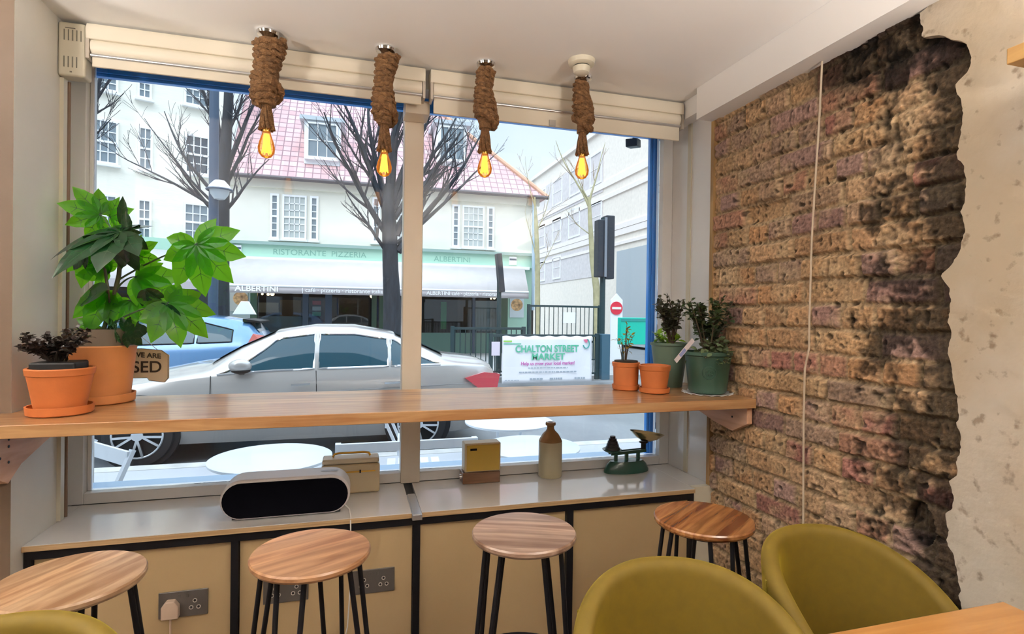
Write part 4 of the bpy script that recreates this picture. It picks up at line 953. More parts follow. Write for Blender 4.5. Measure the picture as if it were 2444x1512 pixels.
# shop interior and glazing
SY = HY+.02; sb = at_y(700, 790, SY).z-.4
DARKI = mat('shop_interior_dark', (.05, .045, .04), .8); WARM = mat('shop_lamp_glow', (1, .7, .4), .5, emit=(1, .62, .28), estr=5)
mb = B(hx0+.01, 23.4, GR, hx1-.01, 23.5, fz0-.06); mb.box(hx0+.01, HY+.1, fz0-.3, hx1-.01, 23.4, fz0-.06); mb.box(hx0+.01, HY+.1, GR, hx0+.11, 23.4, fz0-.3); mb.box(hx1-.11, HY+.1, GR, hx1-.01, 23.4, fz0-.3); mb.build('shop_interior', DARKI, hs)
def fr_(px0, px1, name, m_, y0_=HY-.06, y1_=HY+.12, zt=None, zb=GR, parent=hs):
    a, b_ = at_y(px0, 740, y0_).x, at_y(px1, 740, y0_).x; return B(a, y0_, zb, b_, y1_, fz0-.051 if zt is None else zt).build(name, m_, parent)
for a, b_ in ((597, 613), (887, 899), (905, 925), (1196, 1212)): fr_(a, b_, 'column', DGR)
for a, b_ in ((722, 736), (776, 792), (1128, 1134)): fr_(a, b_, 'door_post', NAVY)
fr_(545, 597, 'side_panel', mat('pale_shop_panel', (.45, .52, .52), .5)); fr_(1212, 1268, 'side_panel', MINT)
mb = MB(); a, b_ = at_y(613, 740, HY).x, at_y(1196, 740, HY).x; B(a, HY, GR, b_, HY+.08, GR+.75).build('stall_riser', mat('riser_green', (.12, .22, .18), .5), hs)
B(a, HY+.03, GR+.75, b_, HY+.04, fz0-.06).build('shop_glass', glassy('shop_glass', (.8, .86, .88), ior=1.5), hs)
def at_r(px0, px1, py0, py1, Y): p_, q_ = at_y(px0, py1, Y), at_y(px1, py0, Y); return p_.x, q_.x, p_.z, q_.z
x0, x1, z0, z1 = at_r(616, 665, 722, 745, 21.5); B(x0, 21.5, z0, x1, 21.6, z1).build('menu_board', mat('menu_beige', (.55, .52, .42), .7), hs)
x0, x1, z0, z1 = at_r(668, 718, 716, 760, 22); B(x0, 22, z0, x1, 22.1, z1).build('wooden_wall_panel', mat('warm_interior', (.40, .25, .12), .7), hs)
x0, x1, z0, z1 = at_r(616, 720, 755, 800, 20.9); B(x0, 20.9, GR, x1, 21.4, z1).build('display_counter', mat('counter_grey', (.36, .38, .36), .5), hs)
x0, x1, z0, z1 = at_r(1135, 1190, 718, 790, 20.6); B(x0, 20.6, z0, x1, 20.7, z1).build('reflected_blind', mat('window_blind_grey', (.36, .38, .35), .6), hs)
x0, x1, z0, z1 = at_r(1052, 1066, 720, 785, 20.6); B(x0, 20.6, z0, x1, 20.7, z1).build('green_door_leaf', mat('bright_green', (.05, .35, .10), .5), hs)
x0, x1, z0, z1 = at_r(736, 776, 712, 800, 20.1); B(x0, 20.1, GR, x1, 20.15, z1).build('shop_door', mat('navy_door', (.02, .03, .07), .2), hs)
for px_, py_, r_ in ((650, 701, .07), (640, 702, .05), (626, 701, .04), (888, 706, .08), (1157, 702, .04), (1180, 711, .05), (1172, 712, .04)):
    q = at_y(px_, py_, 20.8); MB().ball(q, r_, 12).build('shop_lamp', WARM, hs)
q = at_y(756, 722, 20.05)
for dz, cm in ((0, (.7, .08, .12)), (-.2, (.6, .6, .6)), (-.38, (.1, .4, .3))): B(q.x-.14, 20.07, q.z+dz-.07, q.x+.14, 20.099, q.z+dz+.07).build('door_sticker', mat('sticker%d' % int(-dz*10), cm, .5), hs)
def poster(px0, px1, py0, py1, Y, label, round_, base):
    x0, x1, z0, z1 = at_r(px0, px1, py0, py1, Y)
    t = thing('food_poster', ((x0+x1)/2, Y, z0), label, 'poster'); B(x0, Y-.03, z0, x1, Y-.003, z1).build('backing', mat('poster_bg%d' % px0, base, .5), t)
    cx, cz = (x0+x1)/2+(.05 if round_ else 0), (z0+z1)/2+.06; r_ = min(x1-x0, z1-z0)*.42
    MB().cyl((cx, Y-.03, cz), (cx, Y-.036, cz), r_, n=28).build('plate_picture', mat('food_orange', (.66, .34, .16), .6, var=.75, vscale=9), t)
poster(549, 592, 690, 742, HY-.065, 'poster of an orange plate of food at the left end of the shop front', 1, (.62, .62, .58))
poster(1216, 1250, 705, 757, HY-.065, 'poster of a reddish plate of food at the right end of the shop front', 0, (.66, .72, .74))
MB().tube([at_y(1274, 470, HY-.3), at_y(1272, 740, HY-.3)], .06, 8).build('drain_pipe', mat('pale_blue_pipe', (.40, .52, .62), .5), hs)

# ---- ivory four storey building on the left, turned a little towards the shop
lb = thing('ivory_building', (-8, 20, GR), 'tall ivory painted brick building with white sash windows left of the pink roofed house', 'building')
ex = Vector((-.927, -.376, 0)); P0 = Vector((-4.02, HY+.0, 0)); ln = Vector((ex.y, -ex.x, 0)); ln = -ln if ln.y > 0 else ln
def L(a, z, d=0): return P0+ex*a+Vector((0, 0, z))+ln*d
def lbox(mb, a0, a1, z0, z1, d0, d1): mb.hexa([L(a0, z0, d0), L(a1, z0, d0), L(a1, z0, d1), L(a0, z0, d1)], [L(a0, z1, d0), L(a1, z1, d0), L(a1, z1, d1), L(a0, z1, d1)])
def lpx(px, py): h_ = hit(px, py, P0, ln); return (h_-P0).dot(ex), h_.z
lfz = lpx(420, 572)[1]
mb = MB(); lbox(mb, 0, 16, lfz-.1, 12.5, -7.5, 0); mb.build('wall', IVW, lb)
for (a_, b_, c_, d_, cols, pn) in ((220, 277, 290, 386, 3, PANE), (334, 359, 308, 402, 2, PANE), (445, 495, 328, 412, 3, PANED), (220, 277, 150, 212, 3, PANE), (333, 357, 165, 232, 2, PANE), (444, 492, 180, 250, 3, PANE),
        (218, 275, 468, 560, 3, PANE), (332, 356, 480, 566, 2, PANE), (442, 494, 490, 572, 3, PANE), (60, 120, 268, 372, 3, PANE), (60, 120, 462, 560, 3, PANE)):
    a0, z0 = lpx(a_, (d_)); a1, z1 = lpx(b_, c_); zz0 = lpx((a_+b_)/2, d_)[1]; zz1 = lpx((a_+b_)/2, c_)[1]
    fwin(lb, P0, ex, min(a0, a1), max(a0, a1), zz0, zz1, cols, 4, pn, n=ln)
mb = MB(); lbox(mb, 0, 16, lfz-.55, lfz, .0, .18); mb.build('fascia_board', MINT, lb)
mb = MB(); lbox(mb, 0, 16, GR, lfz-.1, -7.5, -3.5); lbox(mb, 0, .2, GR, lfz-.1, -3.5, 0); lbox(mb, 0.2, 16, lfz-.4, lfz-.1, -3.5, 0); mb.build('shop_interior', DARKI, lb)
for a in (.1, 1.2, 2.3, 4.0, 5.6): mb = MB(); lbox(mb, a, a+.12, GR, lfz-.56, -.05, .08); mb.build('column', NAVY, lb)
mb = MB(); lbox(mb, .1, 12, GR, GR+.7, -.05, .03); mb.build('stall_riser', NAVY, lb)
mb = MB(); lbox(mb, .2, 12, GR+.7, lfz-.56, -.02, -.01); mb.build('shop_glass', MATS['shop_glass'], lb)
aw2 = thing('shop_awning', L(3.5, 1.9, 1.5), 'pale grey awning on the ivory building, partly behind the fatsia leaves', 'awning')
la0, la1 = .75, 6.5; zt = lfz-.35; z2 = at_y(430, 668, 17.3).z
mb = MB(); mb.add([L(la0, zt, .2), L(la1, zt, .2), L(la1, z2, 1.7), L(la0, z2, 1.7)], [(0, 1, 2, 3)]); o = mb.build('canopy', AWN, aw2); md = o.modifiers.new('s', 'SOLIDIFY'); md.thickness = .02
mb = MB(); lbox(mb, la0, la1, z2-.22, z2, 1.69, 1.70); mb.build('valance', MATS['valance_canvas'], aw2)

# ---- long brick block down the side street on the right
RX = 13.0
rbld = thing('side_street_block', (RX+4, 32, GR), 'long pale brick block with rows of windows receding down the side street on the right', 'building')
BRB = mat('pale_brick_block', (.82, .76, .66), .8, var=.06, vscale=6, bump=.3, bscale=20); BND = mat('render_band', (.86, .80, .74), .8, var=.03)
ytop = at_x(1275, 430, RX); zt = ytop.z; yfar = at_x(1268, 700, RX).y
B(RX, 6, GR, RX+9, yfar, zt).build('wall', BRB, rbld)
B(RX-.15, 6, zt-.02, RX+9, yfar+.1, zt+.22).build('parapet', BND, rbld)
wins = [(1286, 1303, 456, 504), (1322, 1342, 430, 485), (1363, 1384, 406, 461), (1412, 1436, 369, 437), (1288, 1301, 541, 588), (1322, 1339, 525, 575), (1360, 1384, 501, 562), (1412, 1436, 488, 546), (1288, 1301, 628, 668), (1322, 1338, 615, 662)]
SKYP = mat('bright_window_glass', (.55, .68, .74), .1, coat=.5)
for i_, (a_, b_, c_, d_) in enumerate(wins):
    p_, q_ = at_x(a_, (c_+d_)/2, RX), at_x(b_, (c_+d_)/2, RX); zc = at_x((a_+b_)/2, d_, RX).z; zd = at_x((a_+b_)/2, c_, RX).z
    fwin(rbld, (RX, 0, 0), (0, 1, 0), q_.y, p_.y, zc, zd, 1, 2, MATS['net_curtain_glass'] if i_ > 7 else SKYP, n=(-1, 0, 0), mid=False, sill=False, fr=.10)
for (px_, py_, th_) in ((1400, 456, .35), (1400, 488, .22), (1400, 572, .30), (1400, 598, .15), (1480, 535, .25)):
    q = at_x(px_, py_, RX); B(RX-(.07 if px_ < 1450 else .085), 6, q.z-th_, RX-.001, yfar, q.z).build('band', BND, rbld)
mb = MB(); 
for z0, z1, cm in ((at_x(1340, 505, RX).z, at_x(1340, 420, RX).z, 0), (at_x(1340, 595, RX).z, at_x(1340, 515, RX).z, 0), (at_x(1315, 675, RX).z, at_x(1315, 612, RX).z, 0)):
    B(RX-.03, at_x(1440, 450, RX).y, z0, RX-.0005, yfar-.3, z1).build('grey_panel_band', mat('grey_brick_panel', (.66, .62, .60), .8, var=.08, vscale=5), rbld)
q = at_x(1477, 600, RX); B(RX-.12, 12, GR, RX-.071, q.y, q.z).build('shop_shutter', mat('grey_shutter', (.42, .47, .49), .5, var=.05, stretch=(1, 1, 20)), rbld)
q = at_x(1345, 655, RX)
bk = thing('distant_block', (8, 62, GR), 'pale block far down the side street between the corner house and the brick block', 'building')
B(-2, 60, GR, 30, 66, 6.5).build('wall', mat('distant_render', (.66, .62, .55), .8, var=.05), bk)

# ---- cars
def car(name, label, front_x, y_near, width, st, paint, wheels, wins_side, wr=.325, tail=None, roof_glass=True, group=None, chrome=True, taxi=False):
    yc = y_near+width/2; z0_ = RZ
    t = thing(name, (front_x+st[-1][0]/2, yc, z0_), label, 'car'); half = width/2/.91
    def sec(x):
        for a, b_ in zip(st, st[1:]):
            if a[0] <= x <= b_[0]: f = (x-a[0])/max(1e-6, b_[0]-a[0]); return [a[i]+(b_[i]-a[i])*f for i in range(7)]
        return list(st[-1])
    def side(x, f, off=0, sg_=-1):
        s_ = sec(x); wv = (s_[4]+(s_[6]-s_[4])*f+.03*math.sin(math.pi*f))*half+off; return Vector((front_x+x, yc+sg_*wv, z0_+s_[2]+(s_[5]-.035-s_[2])*f))
    mb = MB(); rows = []
    xs = []
    for a, b_ in zip(st, st[1:]): k = max(1, int((b_[0]-a[0])/.08)); xs += [a[0]+(b_[0]-a[0])*i/k for i in range(k)]
    xs.append(st[-1][0])
    for x in xs:
        _, zb_, zbelt, wm, wbl, ztp, wt_ = sec(x); X = front_x+x
        h = [(wm-.06, zb_), (wm, zb_+.14), (wm+.005, (zb_+zbelt)/2), (wm-.004, zbelt-.14), (wbl+.012, zbelt-.02), (wbl, zbelt)]
        for f in (.25, .5, .75): h.append((wbl+(wt_-wbl)*f+.03*math.sin(math.pi*f), zbelt+(ztp-.035-zbelt)*f))
        h += [(wt_, ztp-.035), (wt_*.9, ztp-.008), (wt_*.6, ztp+.010), (wt_*.25, ztp+.018)]
        row = [Vector((X, yc-a*half, z0_+z)) for a, z in h]+[Vector((X, yc+a*half, z0_+z)) for a, z in h[::-1]]; rows.append(row)
    M_ = len(rows[0]); mb.add([p_ for r_ in rows for p_ in r_], [(i*M_+k_, (i+1)*M_+k_, (i+1)*M_+(k_+1) % M_, i*M_+(k_+1) % M_) for i in range(len(rows)-1) for k_ in range(M_)]+[tuple(range(M_)), tuple(range((len(rows)-1)*M_, len(rows)*M_))[::-1]])
    mb.build('body', paint, t, smooth=50)
    CG = mat('car_glass', (.012, .06, .085), .05, spec=.45)
    for x0_, x1_, ftop in wins_side:
        for sg_ in (-1, 1):
            mb = MB(); n_ = 14; vs = []; fs = []
            for i in range(n_+1):
                x = x0_+(x1_-x0_)*i/n_; ft = ftop(x)
                for j in range(4): vs.append(side(x, .05+(ft-.05)*j/3, .006, sg_))
            for i in range(n_):
                for j in range(3): fs.append((i*4+j, (i+1)*4+j, (i+1)*4+j+1, i*4+j+1))
            mb.add(vs, fs); o_ = mb.build('side_window', CG, t, smooth=60)
            if sg_ < 0:
                lp = [side(x0_+(x1_-x0_)*i/n_, .05, .009) for i in range(n_+1)]+[side(x1_-(x1_-x0_)*i/n_, ftop(x1_-(x1_-x0_)*i/n_), .009) for i in range(n_+1)]
                MB().tube(lp, .011, 6, closed=True).build('window_trim', CHROME if chrome else BLACKP, t)
    def top(x, s_, off=.008):
        v_ = sec(x); return Vector((front_x+x, yc+s_*v_[6]*half*.93, z0_+v_[5]+off+.012*(1-s_*s_)))
    for x0_, x1_ in (wheels[2], wheels[3]):
        mb = MB(); mb.grid(lambda u, v: top(x0_+(x1_-x0_)*v, -1+2*u), 8, 8); mb.build('windscreen', CG, t, smooth=60)
    TY = mat('tyre', (.018, .018, .02), .7); RIM = mat('alloy_rim', (.60, .62, .64), .25, .9); WARCH = mat('wheel_arch', (.01, .01, .012), .8)
    for wx in wheels[:2]:
        for sg_ in (-1, 1):
            yy = yc+sg_*(width/2-.0); c_ = Vector((front_x+wx, yy, z0_+wr))
            arch = MB(); arch.cyl(c_+Vector((0, -sg_*.20, .02)), c_+Vector((0, sg_*.003, .02)), wr+.055, n=36); ao = arch.build('wheel_arch', WARCH, t)
            mb = MB(); prof = [(.62, -.10), (.93, -.10), (1.0, -.07), (1.0, .0), (.96, .02), (.80, .028), (.70, .022)]
            vs = []; n_ = 40
            for r_, d_ in prof:
                for k_ in range(n_): th = 2*math.pi*k_/n_; vs.append(c_+Vector((r_*wr*math.cos(th), sg_*d_, r_*wr*math.sin(th))))
            mb.add(vs, [(i*n_+k_, i*n_+(k_+1) % n_, (i+1)*n_+(k_+1) % n_, (i+1)*n_+k_) for i in range(len(prof)-1) for k_ in range(n_)])
            wo_ = mb.build('wheel', TY, t)
            if sg_ < 0:
                mb = MB(); n2 = 5; mb.tube([c_+Vector((.70*wr*math.cos(2*math.pi*k_/36), -.026, .70*wr*math.sin(2*math.pi*k_/36))) for k_ in range(36)], .012, 8, closed=True)
                for k_ in range(n2):
                    a = 2*math.pi*k_/n2-math.pi/2
                    for da in (-.22, .22):
                        mb.bar(c_+Vector((.12*wr*math.cos(a), -.028, .12*wr*math.sin(a))), c_+Vector((.70*wr*math.cos(a+da), -.024, .70*wr*math.sin(a+da))), .022, .026, (0, 1, 0))
                mb.cyl(c_+Vector((0, -.018, 0)), c_+Vector((0, -.04, 0)), .055, n=20); mb.build('rim', RIM, wo_)
    return t, side, sec
SILV = mat('silver_car_paint', (.42, .395, .37), .28, .35, coat=1)
BLUC = mat('blue_car_paint', (.10, .23, .42), .25, .25, coat=1)
sed = [(0, .38, .55, .58, .55, .58, .52), (.08, .28, .66, .76, .70, .70, .60), (.5, .22, .77, .88, .82, .83, .66), (1.15, .20, .87, .91, .86, .96, .68), (1.42, .20, .90, .91, .86, 1.00, .68), (1.75, .20, .92, .91, .86, 1.20, .62), (2.10, .20, .935, .91, .855, 1.365, .57), (2.5, .20, .945, .91, .855, 1.425, .56),
       (2.95, .20, .955, .91, .855, 1.425, .56), (3.4, .20, .97, .91, .85, 1.345, .555), (3.75, .20, .985, .91, .84, 1.20, .57), (4.0, .20, .995, .905, .83, 1.085, .62), (4.12, .21, .995, .90, .82, 1.055, .65), (4.45, .24, .97, .86, .78, 1.02, .66), (4.58, .30, .90, .80, .73, .97, .62), (4.64, .40, .78, .74, .68, .84, .58)]
SX = -2.94
def ft1(x): return max(.06, min(.88, (x-1.52)/.62*.88))
def ft2(x): return min(.88, max(.06, (4.0-x)/.42*.60+.06))
ct, side, sec = car('sedan_car', 'silver four door saloon car parked facing left outside the window', SX, 6.38, 1.80, sed, SILV, (.86, 3.66, (1.45, 2.08), (3.42, 3.99)), ((1.56, 2.52, ft1), (2.57, 3.32, lambda x: .88), (3.36, 3.92, ft2)))
mb = MB()
for x in (1.50, 2.545, 3.5): mb.tube([side(x, 0, .006), Vector((SX+x+.01, 6.37, RZ+.75)), Vector((SX+x+.0, 6.366, RZ+.40))], .004, 5)
mb.build('door_seam', BLACKP, ct)
mb = MB(); mb.tube([Vector((SX+x, 6.372, RZ+.62+.17*x/4.6)) for x in (.9, 1.8, 2.8, 3.8, 4.3)], .005, 5); mb.build('body_crease', mat('shadow_seam', (.25, .24, .23), .4), ct)
for x in (2.30, 3.28):
    MB().bar((SX+x, 6.352, RZ+.80), (SX+x+.19, 6.352, RZ+.81), .022, .022).build('door_handle', CHROME, ct)
c_ = side(1.82, 0, .10); mb = MB(); mb.ball(c_+Vector((-.02, .0, .09)), .10, 14, 1.15, .75, .72); mr_ = mb.build('door_mirror', SILV, ct)
mb = MB(); mb.ball(c_+Vector((-.015, .0, .045)), .088, 14, 1.1, .72, .42); mb.bar(c_+Vector((-.02, .0, .03)), side(1.80, .02, 0), .05, .03); mb.build('mirror_base', BLACKP, mr_)
mb = MB(); mb.slab([(SX+4.20, 6.36, RZ+.84), (SX+4.36, 6.37, RZ+.72), (SX+4.60, 6.44, RZ+.64), (SX+4.65, 6.46, RZ+.87), (SX+4.44, 6.40, RZ+.90)], (0, .2, 0)); mb.build('tail_light', mat('red_lens', (.60, .015, .03), .12, coat=1, spec=.5), ct)
mb = MB(); mb.slab([(SX+.12, 6.50, RZ+.60), (SX+.12, 6.50, RZ+.70), (SX+.55, 6.435, RZ+.76), (SX+.60, 6.43, RZ+.70)], (0, .15, 0)); mb.build('head_light', mat('clear_lens', (.7, .74, .78), .1, coat=1), ct)
hat = [(0, .36, .60, .60, .56, .62, .5), (.1, .26, .74, .78, .72, .78, .6), (.6, .2, .88, .88, .83, .95, .66), (.95, .2, .93, .91, .86, 1.03, .68), (1.5, .2, .97, .91, .855, 1.36, .6), (1.95, .2, .985, .91, .85, 1.50, .57), (2.8, .2, 1.01, .91, .85, 1.52, .56), (3.5, .2, 1.04, .91, .84, 1.46, .56), (3.85, .21, 1.06, .90, .82, 1.40, .56), (4.05, .24, 1.06, .87, .79, 1.18, .62), (4.16, .32, .95, .8, .72, 1.02, .62), (4.2, .42, .8, .74, .68, .86, .58)]
HX = at_y(643, 800, 10.3).x-4.2
def fh(x): return max(.06, min(.86, (x-1.0)/.75*.86))
ct2, side2, sec2 = car('hatchback_car', 'blue hatchback car parked across the street, partly behind the silver saloon', HX, 10.15, 1.78, hat, BLUC, (.80, 3.40, (1.0, 1.75), (3.84, 4.02)), ((1.1, 2.1, fh), (2.15, 3.05, lambda x: .86), (3.1, 3.62, lambda x: .86-.5*(x-3.1))), tail=1, chrome=False)
ct2.children
mb = MB(); mb.slab([(HX+3.86, 10.23, RZ+1.02), (HX+3.95, 10.24, RZ+1.20), (HX+4.12, 10.32, RZ+1.16), (HX+4.16, 10.32, RZ+.98), (HX+3.98, 10.24, RZ+.88)], (0, .1, 0)); mb.build('tail_light', mat('pink_lens', (.8, .22, .18), .15, coat=1), ct2)
mb = MB(); mb.slab([(HX+3.75, 10.45, RZ+1.45), (HX+4.02, 10.47, RZ+1.41), (HX+4.02, 10.47, RZ+1.38), (HX+3.75, 10.45, RZ+1.40)], (0, 1.15, 0)); mb.build('spoiler', BLACKP, ct2)
q = at_y(583, 765, 11.0); rs_ = q.z; mb = MB(); mb.slab([(q.x-.20, 11.0, RZ+1.52), (q.x+.19, 11.0, RZ+1.52), (q.x+.06, 11.0, RZ+1.76), (q.x-.06, 11.0, RZ+1.76)], (0, .12, 0)); o = mb.build('roof_sign', PAPER, bevel=.01)
tag(o, 'white roof sign standing on the blue hatchback', 'sign')

# ---- trees
BARK = mat('wet_dark_bark', (.022, .026, .034), .7, var=.35, vscale=5, bump=.6, bscale=14, stretch=(3, 3, .6)); TWIG = mat('dark_twig', (.05, .045, .05), .7)
PALEB = mat('pale_bark', (.42, .38, .22), .7, var=.2, vscale=4)
def curve(p0, d0, L_, n_, rs, up=.25, wob=.10):
    P_ = [Vector(p0)]; d = Vector(d0).normalized()
    for i in range(n_): d = (d+Vector((rs.uniform(-wob, wob), rs.uniform(-wob, wob), up/n_+rs.uniform(-wob, wob)*.6))).normalized(); P_.append(P_[-1]+d*L_/n_)
    return P_
def branches(mb, tw, p0, d0, L_, r_, lev, rs, kids=(4, 5), up=.4, sp=.75):
    n_ = 9; P_ = curve(p0, d0, L_, n_, rs, up); rr_ = [max(.0035, r_*(1-.82*i/n_)) for i in range(n_+1)]
    (mb if lev < 2 else tw).tube(P_, rr_, 7 if lev < 2 else 4)
    if lev >= 3: return
    for k_ in range(kids[0]+rs.randrange(kids[1]-kids[0]+1)):
        i = rs.randrange(2, n_); d = (P_[i+1]-P_[i]).normalized(); a = Vector((rs.uniform(-1, 1), rs.uniform(-.7, .7), rs.uniform(-.2, .6)))
        branches(mb, tw, P_[i], d+a*sp, L_*rs.uniform(.35, .6)*(1-.3*i/n_), rr_[i]*.6, lev+1, rs, kids, up*.7, sp)
def tree(label, base, trunk, limbs, seed, bark=BARK, twig=TWIG, kids=(4, 5), name='bare_tree', up=.4):
    rs = random.Random(seed); t = thing(name, base, label, 'tree', None); mb = MB(); tw = MB()
    tr = MB(); tr.tube([p_ for p_, _ in trunk], [r_ for _, r_ in trunk], 14); tr.build('trunk', bark, t)
    for p_, d_, L_, r_ in limbs: branches(mb, tw, p_, d_, L_, r_, 1, rs, kids, up)
    if mb.v: mb.build('branches', bark, t)
    tw.build('twigs', twig, t, smooth=0)
TY_ = 13.1
def TP(x, y, Y=TY_): return at_y(x, y, Y)
def limb(x0, y0, x1, y1, r_, Y=TY_, dy=0):
    a, b_ = TP(x0, y0, Y), TP(x1, y1, Y); d = b_-a; d.y += dy; return (a, d, d.length*1.05, r_)
b0 = TP(938, 800); b0.z = GR
tree('large bare street tree with many fanning limbs just left of the mullion', b0, [(b0, .23), (TP(936, 720), .20), (TP(932, 640), .18), (TP(930, 560), .172), (TP(926, 480), .15), (TP(930, 440), .11)],
     [limb(924, 560, 760, 300, .075), limb(922, 600, 830, 470, .05, dy=-.4), limb(920, 500, 800, 230, .085), limb(922, 480, 850, 200, .085, dy=.5), limb(930, 460, 905, 150, .10), limb(934, 450, 945, 120, .09, dy=-.3),
      limb(938, 480, 1010, 200, .085), limb(944, 560, 1080, 330, .10), limb(950, 600, 1150, 330, .095, dy=.4), limb(948, 580, 1200, 400, .06, dy=-.4), limb(942, 520, 1120, 240, .07, dy=.2), limb(940, 500, 1050, 230, .07)], 21, kids=(6, 8), up=.25)
b0 = TP(523, 800, 13.6); b0.z = GR
tree('bare street tree behind the street lamp with spreading thin branches', b0, [(b0, .23), (TP(524, 680, 13.6), .20), (TP(526, 560, 13.6), .185), (TP(528, 470, 13.6), .17), (TP(536, 380, 13.6), .13), (TP(545, 250, 13.6), .10), (TP(548, 100, 13.6), .07)],
     [limb(530, 330, 455, 215, .04, 13.6), limb(540, 330, 610, 200, .04, 13.6), limb(524, 500, 330, 300, .035, 13.6), limb(522, 515, 400, 390, .05, 13.6), limb(528, 515, 630, 380, .05, 13.6), limb(524, 500, 300, 400, .04, 13.6, -.5), limb(535, 430, 600, 180, .07, 13.6), limb(530, 400, 480, 180, .08, 13.6), limb(532, 380, 500, 120, .07, 13.6, .5), limb(524, 480, 380, 260, .05, 13.6, .4), limb(540, 440, 620, 240, .05, 13.6)], 22, kids=(5, 7), up=.2)
b0 = at_y(60, 900, 9.5); b0.z = GR
tree('bare tree at the left edge whose branches reach into the top left of the window', b0, [(b0, .2), (at_y(70, 500, 9.5), .16), (at_y(75, 350, 9.5), .11)], [limb(72, 420, 330, 180, .07, 9.5), limb(72, 380, 260, 200, .06, 9.5, .5), limb(72, 460, 300, 330, .03, 9.5), limb(75, 360, 200, 100, .06, 9.5)], 23, kids=(6, 7))
b0 = at_y(1284, 800, 17.5); b0.z = GR
tree('slim pale barked young tree beside the blue drain pipe', b0, [(b0, .095), (at_y(1283, 640, 17.5), .085), (at_y(1280, 540, 17.5), .07), (at_y(1276, 470, 17.5), .03)], [limb(1282, 620, 1240, 500, .02, 17.5), limb(1281, 560, 1320, 440, .02, 17.5), limb(1283, 650, 1350, 560, .018, 17.5), limb(1278, 500, 1250, 380, .02, 17.5)], 24, PALEB, mat('tan_twig', (.30, .22, .14), .7), (2, 4))
b0 = at_y(1428, 800, 17); b0.z = GR
tree('slim pale barked tree forking beside the black sign boxes', b0, [(b0, .14), (at_y(1424, 690, 17), .12), (at_y(1414, 620, 17), .095), (at_y(1408, 520, 17), .07), (at_y(1406, 470, 17), .05)], [limb(1408, 500, 1345, 330, .045, 17), limb(1407, 480, 1450, 350, .04, 17), limb(1410, 560, 1340, 520, .02, 17), limb(1406, 480, 1370, 400, .03, 17)], 25, PALEB, MATS['tan_twig'], (2, 4))

# ---- street lamp, signals, signs, railings
SLATE = mat('slate_blue_post', (.05, .08, .13), .45)
q = at_y(511, 500, 12.7); sl = thing('street_lamp', (q.x, 12.7, GR), 'dark blue street lamp post with a round white lantern in front of the left tree', 'street lamp')
MB().tube([(q.x, 12.7, GR), (q.x, 12.7, 1), (q.x-.03, 12.7, 9)], [.13, .10, .085], 14).build('post', SLATE, sl)
g = at_y(524, 452, 12.6); MB().lathe([(.0001, .20), (.10, .18), (.19, .08), (.22, 0), (.0001, 0)][::-1], g, 24).build('lantern_hood', WFR, sl)
MB().lathe([(.0001, -.22), (.10, -.20), (.17, -.10), (.19, -.02), (.0001, -.02)], g, 24).build('lantern_bowl', mat('lantern_glass', (.55, .60, .62), .2), sl)
MB().tube([g+Vector((.24*math.cos(k_*math.pi/12), .24*math.sin(k_*math.pi/12), -.01)) for k_ in range(24)], .022, 6, closed=True).build('lantern_ring', SLATE, sl)
DKG = mat('dark_teal_paint', (.02, .045, .05), .4)
q = at_y(1438, 700, 11.9); ts = thing('traffic_signal', (q.x, 11.9, GR), 'black double traffic signal seen from behind on a dark post by the blue window post', 'traffic light')
MB().cyl((q.x, 11.9, GR), (q.x, 11.9, at_y(1450, 520, 11.9).z), .065, n=14).build('post', DKG, ts)
for (a_, b_, c_, d_, dy) in ((1427, 1449, 524, 660, 0), (1451, 1474, 512, 664, .12)):
    x0, x1, z0, z1 = at_r(a_, b_, c_, d_, 11.7); B(x0, 11.7+dy, z0, x1, 11.95+dy, z1).build('signal_head', mat('signal_black', (.025, .03, .04), .5), ts, bevel=.02)
x0, x1, z0, z1 = at_r(1443, 1450, 518, 660, 11.66); B(x0, 11.66, z0, x1, 11.69, z1).build('signal_bracket', mat('grey_bracket', (.22, .24, .27), .5), ts)
q = at_y(1192, 700, 12.6); ts2 = thing('traffic_signal', (q.x, 12.6, GR), 'narrow black traffic signal seen edge on in front of the awning', 'traffic light')
MB().cyl((q.x, 12.6, GR), (q.x-.01, 12.6, at_y(1190, 640, 12.6).z), .055, n=12).build('post', DKG, ts2)
p0, p1 = at_y(1197, 697, 12.55), at_y(1189, 605, 12.55); MB().bar(p0, p1, .12, .25, (0, 1, 0)).build('signal_head', MATS['signal_black'], ts2, bevel=.015)
x0, x1, z0, z1 = at_r(1436, 1457, 797, 900, 11.5); t = B(x0, 11.5, GR, x1, 11.7, z1).build('service_cabinet', mat('teal_cabinet', (.05, .12, .17), .4), bevel=.01); tag(t, 'slim dark teal service cabinet behind the terracotta seedling pot', 'cabinet')
# no entry sign
q = at_y(1472, 735, 15.5); ns_ = thing('no_entry_sign', (q.x, 15.5, GR), 'round red no entry sign on a white board beyond the seedling', 'sign')
x0, x1, z0, z1 = at_r(1458, 1487, 716, 800, 15.52); zt = at_y(1472, 700, 15.52).z
MB().slab([(x0, 15.54, GR), (x1, 15.54, GR), (x1, 15.54, z1), ((x0+x1)/2, 15.54, zt), (x0, 15.54, z1)], (0, .05, 0)).build('board', WFR, ns_)
rr_ = (at_y(1487, 735, 15.5).x-q.x)*.95; MB().cyl((q.x, 15.535, q.z), (q.x, 15.51, q.z), rr_, n=36).build('red_disc', mat('sign_red', (.72, .03, .06), .4), ns_)
B(q.x-rr_*.75, 15.50, q.z-rr_*.17, q.x+rr_*.75, 15.509, q.z+rr_*.17).build('white_bar', PAPER, ns_)
